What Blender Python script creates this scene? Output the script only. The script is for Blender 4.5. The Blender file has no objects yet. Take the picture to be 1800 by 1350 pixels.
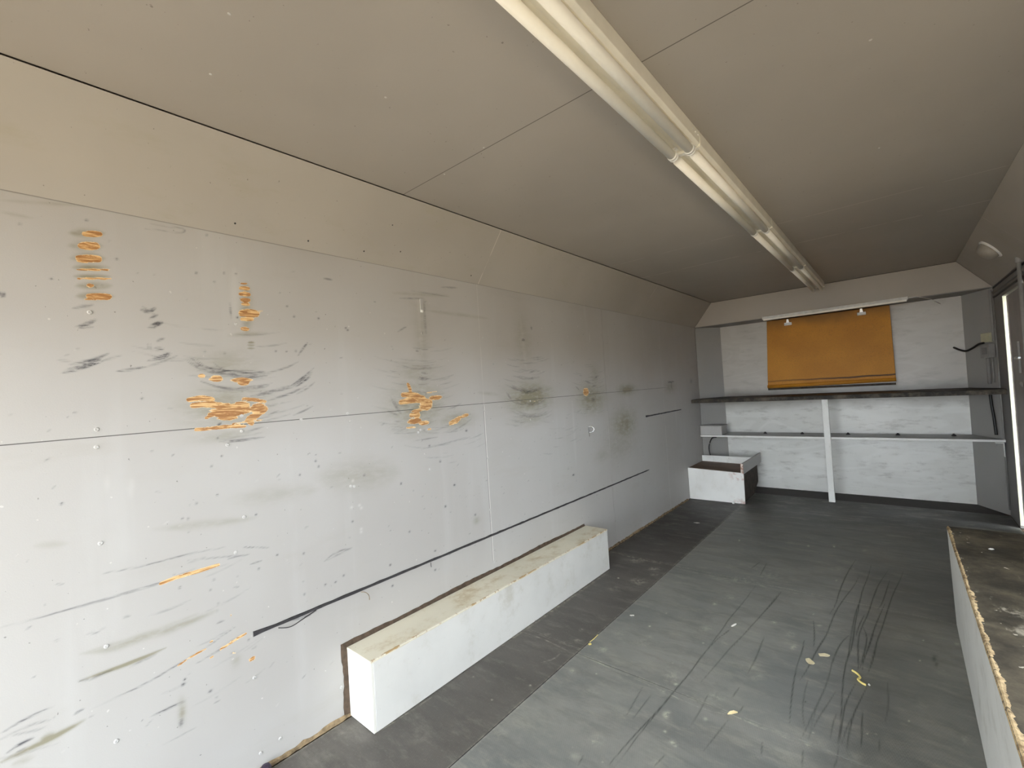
import bpy, bmesh, math, random
import numpy as np
from mathutils import Vector, Matrix

SC = bpy.context.scene
COL = SC.collection
random.seed(7)
RNG = np.random.RandomState(11)

# ---------------------------------------------------------------- camera
cam_d = bpy.data.cameras.new('camera')
cam = bpy.data.objects.new('camera', cam_d)
COL.objects.link(cam)
cam_d.sensor_fit = 'HORIZONTAL'
cam_d.sensor_width = 36.0
cam_d.lens = 15.738
cam_d.clip_start = 0.02
R_ = Vector((0.75709037, 0.65036145, -0.06200127))
U_ = Vector((0.05781742, 0.02783143, 0.99793916))
F_ = Vector((-0.65074674, 0.75911488, 0.01653131))
M = Matrix(((R_.x, U_.x, -F_.x, 1.76), (R_.y, U_.y, -F_.y, 0.0), (R_.z, U_.z, -F_.z, 1.2702), (0, 0, 0, 1)))
cam.matrix_world = M
SC.camera = cam

# ---------------------------------------------------------------- world, sun, exposure
SC.view_settings.view_transform = 'Standard'
SC.view_settings.look = 'None'
SC.view_settings.gamma = 1.0
SC.view_settings.use_curve_mapping = False
SC.view_settings.exposure = 2.4
world = bpy.data.worlds.new('overcast_sky')
SC.world = world
world.use_nodes = True
wn = world.node_tree.nodes
wn['Background'].inputs[0].default_value = (0.86, 0.93, 1.0, 1)
wn['Background'].inputs[1].default_value = 2.6
sun_d = bpy.data.lights.new('sun', 'SUN')
sun_d.energy = 2.6
sun_d.angle = math.radians(12)
sun_d.color = (1.0, 0.93, 0.82)
sun = bpy.data.objects.new('sun', sun_d)
COL.objects.link(sun)
sun.rotation_euler = Vector((-1.0, -0.1, 0.9)).to_track_quat('Z', 'Y').to_euler()
sun.location = (8, -2, 8)
SC.cycles.use_denoising = True
SC.cycles.max_bounces = 10
SC.cycles.diffuse_bounces = 7
SC.cycles.sample_clamp_indirect = 8.0

# ---------------------------------------------------------------- wear marks, in metres on the wall (y, z) and on the floor (x, y)
WALL_STROKES=[('w',0.0082,1.00,((0.193,1.804),(0.223,1.811))),
('w',0.0109,1.00,((0.186,1.768),(0.214,1.773))),
('w',0.0109,1.00,((0.179,1.728),(0.217,1.735))),
('w',0.0054,1.00,((0.195,1.653),(0.202,1.654))),
('w',0.0082,1.00,((0.196,1.622),(0.238,1.627))),
('w',0.0034,0.80,((0.173,1.696),(0.242,1.707))),
('w',0.0034,0.80,((0.173,1.670),(0.245,1.681))),
('w',0.0034,0.80,((0.187,1.612),(0.241,1.619))),
('g',0.0120,0.75,((0.162,1.799),(0.233,1.815))),
('g',0.0137,0.75,((0.159,1.762),(0.227,1.776))),
('g',0.0154,0.75,((0.162,1.727),(0.230,1.739))),
('g',0.0086,0.75,((0.164,1.701),(0.242,1.714))),
('g',0.0069,0.75,((0.165,1.675),(0.244,1.687))),
('g',0.0103,0.75,((0.169,1.649),(0.245,1.660))),
('g',0.0120,0.75,((0.170,1.619),(0.247,1.628))),
('s',0.0042,0.45,((0.159,1.583),(0.205,1.599))),
('s',0.0050,0.75,((0.169,1.532),(0.191,1.543),(0.209,1.556))),
('s',0.0020,0.50,((0.169,1.527),(0.202,1.532))),
('s',0.0042,0.80,((0.148,1.423),(0.181,1.431),(0.208,1.441),(0.233,1.458))),
('s',0.0057,0.95,((0.136,1.405),(0.174,1.415),(0.217,1.435))),
('s',0.0034,0.40,((0.217,1.435),(0.262,1.451))),
('s',0.0054,0.80,((0.311,1.597),(0.326,1.587),(0.348,1.604))),
('s',0.0023,0.50,((0.315,1.606),(0.331,1.593),(0.349,1.579))),
('s',0.0036,0.60,((0.331,1.568),(0.354,1.583))),
('s',0.0055,0.75,((0.332,1.543),(0.366,1.560))),
('s',0.0022,0.50,((0.324,1.539),(0.348,1.539))),
('s',0.0054,0.90,((0.323,1.438),(0.351,1.443),(0.384,1.460))),
('s',0.0035,0.85,((0.248,1.403),(0.281,1.408),(0.318,1.416))),
('s',0.0036,0.45,((0.318,1.416),(0.358,1.433),(0.399,1.453))),
('s',0.0037,0.50,((0.346,1.497),(0.368,1.509))),
('s',0.0027,0.50,((0.338,1.477),(0.361,1.478))),
('s',0.0027,0.60,((0.342,1.467),(0.367,1.475))),
('s',0.0045,0.60,((0.025,1.614),(0.032,1.600))),
('s',0.0032,0.30,((0.124,1.437),(0.152,1.431))),
('s',0.0054,0.25,((0.327,1.489),(0.329,1.464))),
('s',0.0023,0.35,((0.342,1.873),(0.383,1.870),(0.426,1.878),(0.439,1.870),(0.425,1.859),(0.382,1.857),(0.332,1.852))),
('w',0.0071,1.00,((0.595,1.699),(0.619,1.701))),
('w',0.0080,1.00,((0.594,1.678),(0.620,1.680))),
('w',0.0071,1.00,((0.597,1.658),(0.619,1.659))),
('w',0.0053,1.00,((0.598,1.642),(0.618,1.643))),
('w',0.0143,1.00,((0.596,1.609),(0.639,1.612))),
('w',0.0062,1.00,((0.593,1.588),(0.627,1.590))),
('w',0.0070,1.00,((0.593,1.553),(0.610,1.553))),
('w',0.0027,1.00,((0.596,1.717),(0.616,1.719))),
('w',0.0064,0.50,((0.642,1.617),(0.663,1.623))),
('w',0.0031,0.45,((0.589,1.531),(0.641,1.533))),
('g',0.0038,0.90,((0.608,1.505),(0.632,1.505))),
('g',0.0037,0.90,((0.607,1.495),(0.632,1.495))),
('g',0.0037,0.90,((0.607,1.484),(0.631,1.484))),
('g',0.0186,0.50,((0.614,1.722),(0.607,1.530))),
('p',0.0142,0.35,((0.578,1.772),(0.571,1.568))),
('s',0.0030,0.50,((0.558,1.647),(0.559,1.587))),
('g',0.0085,0.35,((0.546,1.526),(0.677,1.544))),
('s',0.0089,0.75,((0.423,1.448),(0.449,1.420),(0.482,1.403),(0.522,1.395),(0.575,1.390),(0.630,1.388),(0.690,1.395))),
('s',0.0115,0.70,((0.449,1.426),(0.476,1.407),(0.505,1.387))),
('s',0.0081,0.55,((0.539,1.385),(0.593,1.378),(0.669,1.377))),
('s',0.0044,0.60,((0.458,1.369),(0.500,1.350),(0.546,1.339),(0.609,1.337),(0.667,1.343))),
('s',0.0033,0.45,((0.670,1.396),(0.731,1.410),(0.786,1.437))),
('s',0.0041,0.80,((0.785,1.461),(0.807,1.491),(0.826,1.514))),
('s',0.0089,0.80,((0.753,1.338),(0.793,1.363),(0.840,1.401))),
('s',0.0034,0.80,((0.770,1.340),(0.828,1.376))),
('s',0.0065,0.55,((0.608,1.306),(0.676,1.322),(0.727,1.335),(0.770,1.344))),
('s',0.0039,0.60,((0.664,1.291),(0.699,1.301),(0.747,1.314),(0.814,1.343))),
('s',0.0052,0.50,((0.564,1.342),(0.628,1.344),(0.677,1.353))),
('s',0.0034,0.35,((0.769,1.311),(0.814,1.331),(0.850,1.360))),
('s',0.0029,0.50,((0.754,1.231),(0.798,1.245),(0.833,1.261))),
('s',0.0050,0.60,((0.503,1.162),(0.573,1.157),(0.642,1.161))),
('s',0.0033,0.40,((0.583,1.184),(0.650,1.198))),
('s',0.0032,0.40,((0.662,1.238),(0.703,1.252))),
('s',0.0039,1.00,((0.497,1.211),(0.513,1.225))),
('s',0.0032,0.35,((0.663,1.270),(0.704,1.278))),
('w',0.0080,1.00,((0.424,1.308),(0.460,1.314),(0.490,1.306))),
('w',0.0098,1.00,((0.435,1.289),(0.476,1.292),(0.526,1.281),(0.578,1.269))),
('w',0.0062,1.00,((0.585,1.303),(0.626,1.297),(0.656,1.289))),
('w',0.0101,1.10,((0.653,1.260),(0.623,1.241),(0.595,1.228),(0.607,1.216))),
('w',0.0058,0.90,((0.469,1.244),(0.486,1.256),(0.500,1.271))),
('w',0.0063,0.90,((0.440,1.209),(0.480,1.209),(0.531,1.210),(0.584,1.206))),
('w',0.0041,0.70,((0.549,1.218),(0.642,1.223))),
('w',0.0082,1.00,((1.294,1.336),(1.308,1.300))),
('w',0.0110,1.10,((1.261,1.286),(1.327,1.283),(1.383,1.264))),
('w',0.0117,1.10,((1.246,1.252),(1.315,1.259),(1.383,1.253),(1.424,1.242))),
('w',0.0110,0.90,((1.300,1.187),(1.344,1.191))),
('w',0.0043,0.60,((1.403,1.288),(1.468,1.294))),
('w',0.0134,0.90,((1.546,1.125),(1.591,1.136),(1.612,1.149))),
('w',0.0092,0.80,((1.620,1.152),(1.671,1.160))),
('w',0.0054,0.70,((1.273,1.130),(1.322,1.128))),
('s',0.0056,0.55,((1.356,1.365),(1.390,1.356),(1.437,1.363))),
('s',0.0043,0.50,((1.375,1.390),(1.417,1.384))),
('s',0.0057,0.30,((1.342,1.409),(1.448,1.409))),
('s',0.0036,0.35,((1.246,1.431),(1.342,1.404),(1.448,1.418))),
('s',0.0042,0.50,((1.345,1.299),(1.403,1.291))),
('s',0.0071,0.30,((1.418,1.739),(1.417,1.574))),
('s',0.0035,0.50,((1.250,1.581),(1.276,1.596),(1.307,1.611))),
('s',0.0034,0.60,((1.349,1.498),(1.369,1.493))),
('s',0.0040,0.40,((1.170,1.218),(1.230,1.192))),
('s',0.0039,0.35,((1.525,1.198),(1.584,1.208),(1.634,1.226))),
('s',0.0028,0.45,((1.318,1.063),(1.458,1.065))),
('s',0.0038,0.35,((1.348,1.018),(1.531,1.027),(1.653,1.042))),
('s',0.0039,0.35,((1.535,1.080),(1.637,1.105),(1.703,1.139))),
('s',0.0053,0.40,((1.204,1.273),(1.217,1.233),(1.246,1.204))),
('s',0.0037,0.40,((1.274,1.744),(1.420,1.759))),
('s',0.0041,0.50,((1.536,1.832),(1.656,1.845))),
('s',0.0031,0.35,((1.336,1.790),(1.591,1.788))),
('s',0.0029,0.70,((0.902,1.782),(0.946,1.782))),
('p',0.0141,0.25,((1.384,1.755),(1.388,1.474))),
('p',0.0051,0.90,((1.402,1.714),(1.401,1.700))),  # white glint on the small plate, painted as a pale stroke
('s',0.0079,0.60,((1.991,1.313),(2.077,1.283),(2.185,1.261),(2.303,1.267),(2.367,1.287))),
('s',0.0086,0.60,((2.129,1.267),(2.213,1.256),(2.285,1.264))),
('s',0.0073,0.40,((2.019,1.231),(2.149,1.181),(2.293,1.172),(2.390,1.211))),
('s',0.0051,0.35,((2.038,1.154),(2.169,1.106),(2.316,1.097),(2.413,1.127))),
('s',0.0069,0.40,((1.996,1.266),(2.044,1.222))),
('s',0.0056,0.35,((2.226,1.382),(2.317,1.400))),
('s',0.0045,0.30,((2.146,1.436),(2.321,1.445))),
('s',0.0054,0.35,((2.058,1.367),(2.221,1.335),(2.343,1.355))),
('s',0.0073,1.00,((2.172,1.590),(2.206,1.588))),
('s',0.0074,0.60,((2.274,1.683),(2.283,1.657))),
('w',0.0052,0.45,((2.162,1.202),(2.326,1.196))),
('w',0.0043,0.40,((2.168,1.088),(2.253,1.077))),
('w',0.0052,0.30,((2.085,1.262),(2.101,1.254))),
('p',0.0180,0.20,((2.174,1.722),(2.199,1.401))),
('p',0.0053,0.60,((2.999,1.681),(2.998,1.607))),
('s',0.0084,0.70,((4.469,1.265),(4.653,1.266))),
('s',0.0083,0.60,((4.579,1.286),(4.562,1.192))),
('s',0.0063,0.45,((3.031,1.332),(3.095,1.353))),
('s',0.0061,0.45,((2.888,1.313),(2.984,1.293))),
('s',0.0062,0.45,((2.981,1.267),(3.068,1.282))),
('s',0.0058,0.45,((2.758,1.275),(2.801,1.252))),
('p',0.0140,0.28,((2.701,1.175),(2.698,0.709))),
('p',0.0118,0.30,((4.638,1.094),(4.637,0.739))),
('s',0.0020,0.50,((0.190,0.822),(0.285,0.811),(0.400,0.812),(0.513,0.802))),
('s',0.0025,0.65,((0.000,0.751),(0.080,0.749),(0.169,0.746),(0.269,0.746),(0.353,0.747),(0.444,0.744),(0.524,0.742))),
('s',0.0020,0.35,((0.399,0.792),(0.581,0.755))),
('s',0.0023,0.60,((0.160,0.457),(0.272,0.460),(0.356,0.478),(0.433,0.495),(0.526,0.526))),
('s',0.0026,0.50,((0.408,0.459),(0.481,0.472),(0.550,0.486))),
('s',0.0031,0.75,((0.288,0.359),(0.337,0.360),(0.378,0.358))),
('s',0.0029,0.60,((-0.007,0.490),(0.037,0.502),(0.089,0.505))),
('s',0.0029,0.40,((-0.008,0.476),(0.041,0.482),(0.082,0.472))),
('s',0.0036,0.80,((0.001,0.435),(0.025,0.444),(0.052,0.446))),
('s',0.0028,0.70,((0.124,0.461),(0.148,0.466))),
('s',0.0018,0.35,((0.312,0.259),(0.400,0.261))),
('s',0.0020,0.50,((0.234,0.678),(0.254,0.677))),
('s',0.0031,0.45,((0.134,0.547),(0.162,0.537))),
('s',0.0032,0.50,((0.156,0.537),(0.211,0.541))),
('s',0.0033,0.35,((0.242,0.529),(0.275,0.533),(0.309,0.536))),
('s',0.0032,0.50,((0.842,0.642),(0.893,0.666),(0.973,0.658))),
('s',0.0027,0.40,((0.856,0.644),(0.917,0.654),(0.962,0.656))),
('s',0.0024,0.60,((0.580,0.720),(0.617,0.720))),
('s',0.0023,0.50,((0.511,0.760),(0.546,0.760),(0.581,0.755))),
('s',0.0020,0.50,((0.556,0.787),(0.601,0.773))),
('s',0.0038,0.90,((0.713,0.468),(0.766,0.460),(0.804,0.469))),
('s',0.0028,0.40,((0.468,0.561),(0.493,0.561))),
('s',0.0020,0.40,((0.592,0.776),(0.648,0.757))),
('w',0.0055,1.00,((0.328,0.744),(0.375,0.750),(0.428,0.748),(0.483,0.750))),
('w',0.0036,0.80,((0.361,0.476),(0.402,0.488),(0.436,0.492))),
('w',0.0037,0.80,((0.450,0.509),(0.456,0.510))),
('w',0.0047,0.80,((0.477,0.472),(0.524,0.483),(0.554,0.489))),
('w',0.0030,0.80,((0.511,0.569),(0.514,0.570))),
('w',0.0037,0.80,((0.489,0.472),(0.493,0.476))),
('w',0.0036,0.80,((0.447,0.457),(0.454,0.459))),
('w',0.0030,0.80,((0.513,0.442),(0.520,0.438))),
('g',0.0117,0.50,((0.153,0.614),(0.213,0.599),(0.277,0.602),(0.376,0.594),(0.470,0.603))),
('g',0.0067,0.30,((0.142,0.617),(0.277,0.606),(0.422,0.614))),
('g',0.0049,1.10,((0.139,0.545),(0.211,0.541),(0.262,0.541),(0.333,0.544))),
('g',0.0073,1.00,((-0.009,0.420),(0.029,0.421),(0.065,0.423),(0.097,0.426),(0.147,0.434))),
('g',0.0089,0.70,((0.060,0.434),(0.091,0.429))),
('g',0.0086,0.35,((0.009,0.401),(0.049,0.397))),
('g',0.0130,0.30,((0.317,0.915),(0.450,0.894),(0.606,0.877))),
('g',0.0093,0.20,((0.065,0.939),(0.129,0.927))),
('g',0.0312,0.22,((0.520,0.957),(0.837,0.931))),
('g',0.0647,0.30,((0.840,0.975),(1.212,0.932))),
('g',0.0047,0.25,((0.031,1.826),(0.092,1.823))),
('g',0.0051,0.25,((0.031,1.856),(0.196,1.887))),
('g',0.0092,0.25,((1.237,1.764),(1.591,1.794))),
('g',0.0100,0.25,((1.415,1.701),(1.888,1.698))),
('g',0.0100,0.25,((1.759,1.276),(1.945,1.254)))]
WALL_BLOBS=[('g',0.1049,0.0557,0.35,0.541,1.427),
('g',0.1304,0.0709,0.55,0.534,1.278),
('g',0.1042,0.0235,0.35,0.530,1.180),
('w',0.0097,0.0067,1.10,0.463,1.386),
('w',0.0186,0.0107,1.10,0.504,1.376),
('w',0.0328,0.0081,1.10,0.583,1.370),
('w',0.0165,0.0091,1.10,0.588,1.360),
('w',0.0596,0.0217,1.10,0.542,1.264),
('w',0.0313,0.0118,1.00,0.533,1.243),
('w',0.0254,0.0141,0.90,0.579,1.281),
('w',0.0268,0.0186,1.10,0.636,1.265),
('w',0.0133,0.0096,0.90,0.486,1.256),
('w',0.0420,0.0196,1.00,1.391,1.224),
('w',0.0400,0.0136,1.00,1.321,1.158),
('w',0.0202,0.0137,1.00,1.336,1.184),
('w',0.0312,0.0111,1.00,1.375,1.144),
('w',0.0124,0.0045,1.00,1.407,1.110),
('w',0.0403,0.0115,1.00,1.458,1.263),
('w',0.0337,0.0069,1.00,1.338,1.206),
('g',0.1620,0.1235,0.65,1.339,1.225),
('g',0.1118,0.0416,0.60,1.587,1.140),
('g',0.1367,0.0612,0.35,1.358,1.390),
('g',0.0422,0.1703,0.30,1.395,1.572),
('g',0.2089,0.0866,0.95,2.228,1.227),
('g',0.1391,0.0504,0.60,2.225,1.198),
('g',0.1841,0.0500,0.40,2.208,1.095),
('g',0.0797,0.1810,0.30,2.188,1.580),
('w',0.0362,0.0277,1.10,2.894,1.232),
('g',0.1834,0.1126,0.75,2.970,1.181),
('g',0.0857,0.0885,0.30,3.034,1.353),
('s',0.0337,0.0174,0.60,2.993,1.167),
('g',0.1497,0.0394,1.00,3.564,1.224),
('g',0.2073,0.1246,0.75,3.480,0.938),
('g',0.2991,0.1399,0.30,3.376,0.783),
('g',0.1214,0.0590,0.50,4.536,1.216),
('s',0.0555,0.0327,0.40,5.167,1.260),
('g',0.1237,0.0524,0.30,3.085,0.732),
('w',0.0039,0.0050,0.60,0.036,0.548),
('w',0.0119,0.0096,0.70,0.570,0.395),
('s',0.0066,0.0052,1.00,0.371,0.412),
('s',0.0041,0.0035,1.00,0.376,0.425),
('s',0.0071,0.0045,0.90,0.443,0.352),
('s',0.0067,0.0121,0.90,0.361,0.299),
('g',0.0100,0.0346,0.60,0.365,0.332),
('s',0.0047,0.0028,0.80,0.375,0.714),
('s',0.0051,0.0030,0.80,0.468,0.706),
('s',0.0043,0.0037,0.60,0.457,0.676),
('g',0.0151,0.0226,0.30,0.521,0.415),
('s',0.0044,0.0056,0.60,0.476,0.622),
('s',0.0044,0.0037,0.50,0.473,0.600),
('s',0.0028,0.0037,0.95,0.199,1.894),
('s',0.0028,0.0037,0.95,0.197,1.845),
('s',0.0041,0.0045,0.95,0.582,1.748),
('s',0.0038,0.0044,0.95,0.498,1.870),
('s',0.0040,0.0045,0.95,0.579,1.593),
('s',0.0057,0.0054,0.95,0.992,1.582),
('s',0.0058,0.0054,0.95,1.000,1.575),
('s',0.0048,0.0049,0.95,0.778,1.479),
('s',0.0045,0.0047,0.95,0.704,1.477),
('s',0.0024,0.0034,0.95,0.065,1.803),
('s',0.0036,0.0043,0.95,0.462,1.733),
('s',0.0039,0.0044,0.95,0.545,1.746),
('s',0.0036,0.0042,0.95,0.475,1.468),
('s',0.0038,0.0044,0.95,0.534,1.464),
('s',0.0038,0.0044,0.95,0.514,1.711),
('s',0.0037,0.0042,0.95,0.499,1.174),
('s',0.0049,0.0047,0.95,0.766,0.699),
('s',0.0054,0.0048,0.95,0.843,0.551),
('s',0.0055,0.0049,0.95,0.886,0.547),
('s',0.0050,0.0047,0.95,0.760,0.545),
('s',0.0057,0.0050,0.95,0.921,0.560),
('s',0.0081,0.0059,0.95,1.391,0.423),
('s',0.0087,0.0064,0.95,1.548,0.805),
('s',0.0083,0.0062,0.95,1.479,0.712),
('s',0.0082,0.0062,0.95,1.463,0.942),
('s',0.0078,0.0061,0.95,1.401,1.027),
('s',0.0087,0.0064,0.95,1.548,0.808),
('s',0.0042,0.0044,0.95,0.606,0.887),
('s',0.0025,0.0034,0.95,0.120,1.039),
('s',0.0034,0.0040,0.95,0.390,0.928),
('s',0.0038,0.0042,0.95,0.509,1.111),
('s',0.0037,0.0042,0.95,0.478,1.081),
('s',0.0035,0.0041,0.95,0.430,0.968),
('s',0.0034,0.0040,0.95,0.405,0.924),
('s',0.0037,0.0042,0.95,0.490,0.983),
('s',0.0060,0.0053,0.95,1.039,0.950),
('s',0.0051,0.0049,0.95,0.842,1.020),
('s',0.0069,0.0057,0.95,1.224,0.877),
('s',0.0058,0.0052,0.95,0.974,0.767),
('s',0.0067,0.0055,0.95,1.142,0.530),
('s',0.0043,0.0042,0.95,0.562,0.463),
('s',0.0048,0.0048,0.95,0.767,1.000),
('s',0.0068,0.0054,0.95,1.147,0.435),
('s',0.0095,0.0066,0.95,1.681,0.619),
('s',0.0043,0.0044,0.95,0.606,0.695),
('s',0.0045,0.0045,0.95,0.670,0.723),
('s',0.0160,0.0087,0.95,2.655,0.656),
('s',0.0051,0.0049,0.95,0.832,1.044),
('s',0.0092,0.0067,0.95,1.655,1.076),
('s',0.0080,0.0060,0.95,1.398,0.515),
('s',0.0072,0.0057,0.95,1.255,0.646),
('s',0.0052,0.0051,0.95,0.875,1.614),
('s',0.0047,0.0049,0.95,0.754,1.652),
('s',0.0048,0.0049,0.95,0.778,1.614),
('s',0.0030,0.0039,0.95,0.304,1.320),
('s',0.0025,0.0035,0.95,0.120,1.662),
('s',0.0029,0.0038,0.95,0.260,1.743),
('p',0.0081,0.0072,0.80,1.017,0.814),
('p',0.0079,0.0070,0.80,0.973,0.827),
('p',0.0081,0.0072,0.80,1.009,0.827),
('p',0.0082,0.0071,0.80,1.010,0.714),
('p',0.0082,0.0071,0.80,1.011,0.726),
('p',0.0079,0.0071,0.80,0.985,0.936),
('p',0.0094,0.0272,0.30,0.270,1.059),
('p',0.0093,0.0271,0.30,0.267,1.045),
('p',0.0088,0.0263,0.30,0.215,1.075),
('g',0.0219,0.0180,0.50,1.691,0.586)]
FLOOR_STROKES=[('s',0.0033,0.80,((1.483,3.746),(1.455,3.467),(1.440,3.174),(1.438,2.944),(1.423,2.831))),
('s',0.0029,0.80,((1.515,3.464),(1.502,3.285),(1.468,3.074),(1.444,2.874),(1.436,2.691),(1.432,2.588),(1.415,2.484),(1.407,2.329))),
('s',0.0030,0.80,((1.567,3.707),(1.559,3.471),(1.541,3.239),(1.538,3.087),(1.527,2.915),(1.524,2.737),(1.524,2.581),(1.525,2.381))),
('s',0.0029,0.80,((1.542,3.222),(1.537,3.009),(1.531,2.767),(1.534,2.554),(1.521,2.378))),
('s',0.0030,0.80,((1.653,3.652),(1.628,3.495),(1.605,3.332),(1.590,3.137),(1.578,2.934),(1.561,2.788),(1.553,2.682),(1.556,2.547),(1.566,2.410))),
('s',0.0032,0.80,((1.610,3.371),(1.596,3.206),(1.587,3.088))),
('s',0.0031,0.80,((1.660,3.477),(1.638,3.184),(1.626,3.067),(1.613,3.014))),
('s',0.0030,0.80,((1.724,3.675),(1.707,3.507),(1.676,3.274),(1.658,3.074),(1.639,2.840),(1.621,2.659),(1.604,2.436))),
('s',0.0027,0.80,((1.644,3.125),(1.613,2.848),(1.600,2.690),(1.586,2.514),(1.574,2.415))),
('s',0.0027,0.80,((1.561,2.788),(1.583,2.691),(1.583,2.587),(1.573,2.434))),
('s',0.0029,0.80,((1.565,2.925),(1.548,2.779),(1.542,2.651))),
('s',0.0027,0.80,((1.519,2.660),(1.495,2.572),(1.482,2.464),(1.478,2.358))),
('s',0.0033,0.80,((1.178,2.988),(1.164,2.812),(1.146,2.648))),
('s',0.0028,0.80,((1.365,2.723),(1.388,2.571),(1.399,2.439))),
('s',0.0027,0.80,((1.355,2.500),(1.362,2.381),(1.360,2.266))),
('s',0.0032,0.80,((1.439,2.706),(1.430,2.563),(1.410,2.414),(1.399,2.255),(1.385,2.152))),
('s',0.0027,0.80,((1.522,2.762),(1.528,2.527),(1.521,2.321),(1.526,2.150),(1.535,2.005),(1.537,1.874),(1.541,1.776))),
('s',0.0032,0.80,((1.535,2.770),(1.534,2.554),(1.526,2.421))),
('s',0.0033,0.80,((1.562,2.763),(1.550,2.656),(1.567,2.353))),
('s',0.0031,0.80,((1.572,2.744),(1.583,2.691),(1.583,2.566),(1.572,2.384))),
('s',0.0030,0.80,((1.609,2.820),(1.601,2.656),(1.577,2.427),(1.580,2.371))),
('s',0.0030,0.80,((1.641,2.841),(1.621,2.681),(1.614,2.502),(1.599,2.357))),
('s',0.0026,0.80,((1.599,2.251),(1.583,2.143),(1.568,2.043),(1.562,1.923),(1.564,1.798))),
('s',0.0018,0.80,((1.592,2.097),(1.599,1.870))),
('s',0.0020,0.80,((1.563,2.251),(1.547,2.149),(1.539,2.059),(1.539,1.967),(1.542,1.841))),
('s',0.0021,0.80,((1.359,2.337),(1.363,2.163),(1.380,1.968),(1.393,1.861))),
('s',0.0020,0.50,((1.410,2.170),(1.411,2.069),(1.419,1.958),(1.438,1.866))),
('s',0.0021,0.50,((1.502,2.600),(1.476,2.438),(1.475,2.224),(1.467,2.108),(1.457,2.000),(1.455,1.899),(1.458,1.816))),
('s',0.0020,0.50,((1.507,2.161),(1.488,2.045),(1.472,1.960),(1.461,1.870))),
('s',0.0020,0.50,((1.476,2.216),(1.461,2.056),(1.451,1.959),(1.444,1.871),(1.436,1.801))),
('s',0.0020,0.50,((1.521,2.024),(1.514,1.948),(1.514,1.857))),
('s',0.0017,0.50,((1.541,1.776),(1.536,1.728))),
('s',0.0018,0.50,((1.448,1.760),(1.457,1.670))),
('s',0.0020,0.50,((1.662,2.329),(1.667,2.172),(1.658,2.059))),
('s',0.0018,0.50,((1.645,1.952),(1.646,1.882))),
('s',0.0019,0.50,((1.568,2.043),(1.554,1.950),(1.547,1.857))),
('s',0.0030,0.75,((1.044,2.389),(1.018,2.236),(1.007,2.072),(1.007,1.952),(0.996,1.808),(0.991,1.690),(0.979,1.500),(0.976,1.315))),
('s',0.0026,0.75,((0.992,1.771),(0.986,1.647),(0.966,1.471),(0.955,1.306))),
('s',0.0032,0.50,((1.130,2.472),(1.097,2.266),(1.079,2.061),(1.064,1.909))),
('s',0.0028,0.50,((1.110,1.863),(1.115,1.763),(1.113,1.631))),
('s',0.0027,0.50,((1.240,1.867),(1.234,1.810))),
('s',0.0026,0.50,((1.213,1.752),(1.199,1.647),(1.186,1.551))),
('s',0.0028,0.50,((0.930,1.735),(0.927,1.553))),
('s',0.0032,0.50,((1.199,2.382),(1.208,2.201),(1.203,2.061))),
('s',0.0028,0.50,((0.881,1.744),(0.901,1.549))),
('s',0.0028,0.50,((1.199,1.969),(1.192,1.880))),
('s',0.0025,0.50,((0.867,1.299),(0.874,1.252))),
('s',0.0024,0.50,((1.089,1.467),(1.078,1.397))),
('s',0.0024,0.50,((1.334,1.713),(1.345,1.643))),
('s',0.0030,0.60,((1.040,2.990),(1.033,2.726),(1.017,2.491),(1.020,2.398),(1.014,2.268),(1.012,2.119),(1.011,2.014))),
('s',0.0030,0.60,((1.170,2.966),(1.146,2.648),(1.119,2.426),(1.104,2.259))),
('s',0.0030,0.60,((1.051,2.406),(1.036,2.320))),
('s',0.0037,0.60,((1.022,3.396),(1.030,3.160))),
('s',0.0039,0.60,((0.981,3.394),(0.958,3.243))),
('s',0.0026,0.60,((1.199,2.431),(1.210,2.172))),
('p',0.0040,0.80,((0.503,1.784),(0.610,1.787),(0.732,1.779),(0.842,1.775))),
('p',0.0035,0.70,((0.842,1.775),(0.957,1.768),(1.042,1.758),(1.130,1.758),(1.206,1.779))),
('p',0.0032,0.80,((1.225,1.782),(1.302,1.781),(1.361,1.777))),
('p',0.0046,0.60,((1.361,1.777),(1.426,1.778),(1.491,1.785),(1.538,1.785))),
('p',0.0096,0.60,((0.036,3.055),(0.257,3.028),(0.426,3.032),(0.526,3.034))),
('p',0.0132,0.40,((0.559,2.997),(0.816,2.995),(1.009,3.018),(1.194,2.998),(1.358,3.019))),
('p',0.0046,0.50,((0.202,1.794),(0.337,1.802),(0.486,1.784))),
('p',0.0054,0.50,((0.428,1.634),(0.464,1.697),(0.460,1.749))),
('p',0.0049,0.60,((0.179,0.920),(0.194,1.183))),
('p',0.0114,0.50,((0.182,1.546),(0.196,2.715)))]
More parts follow.
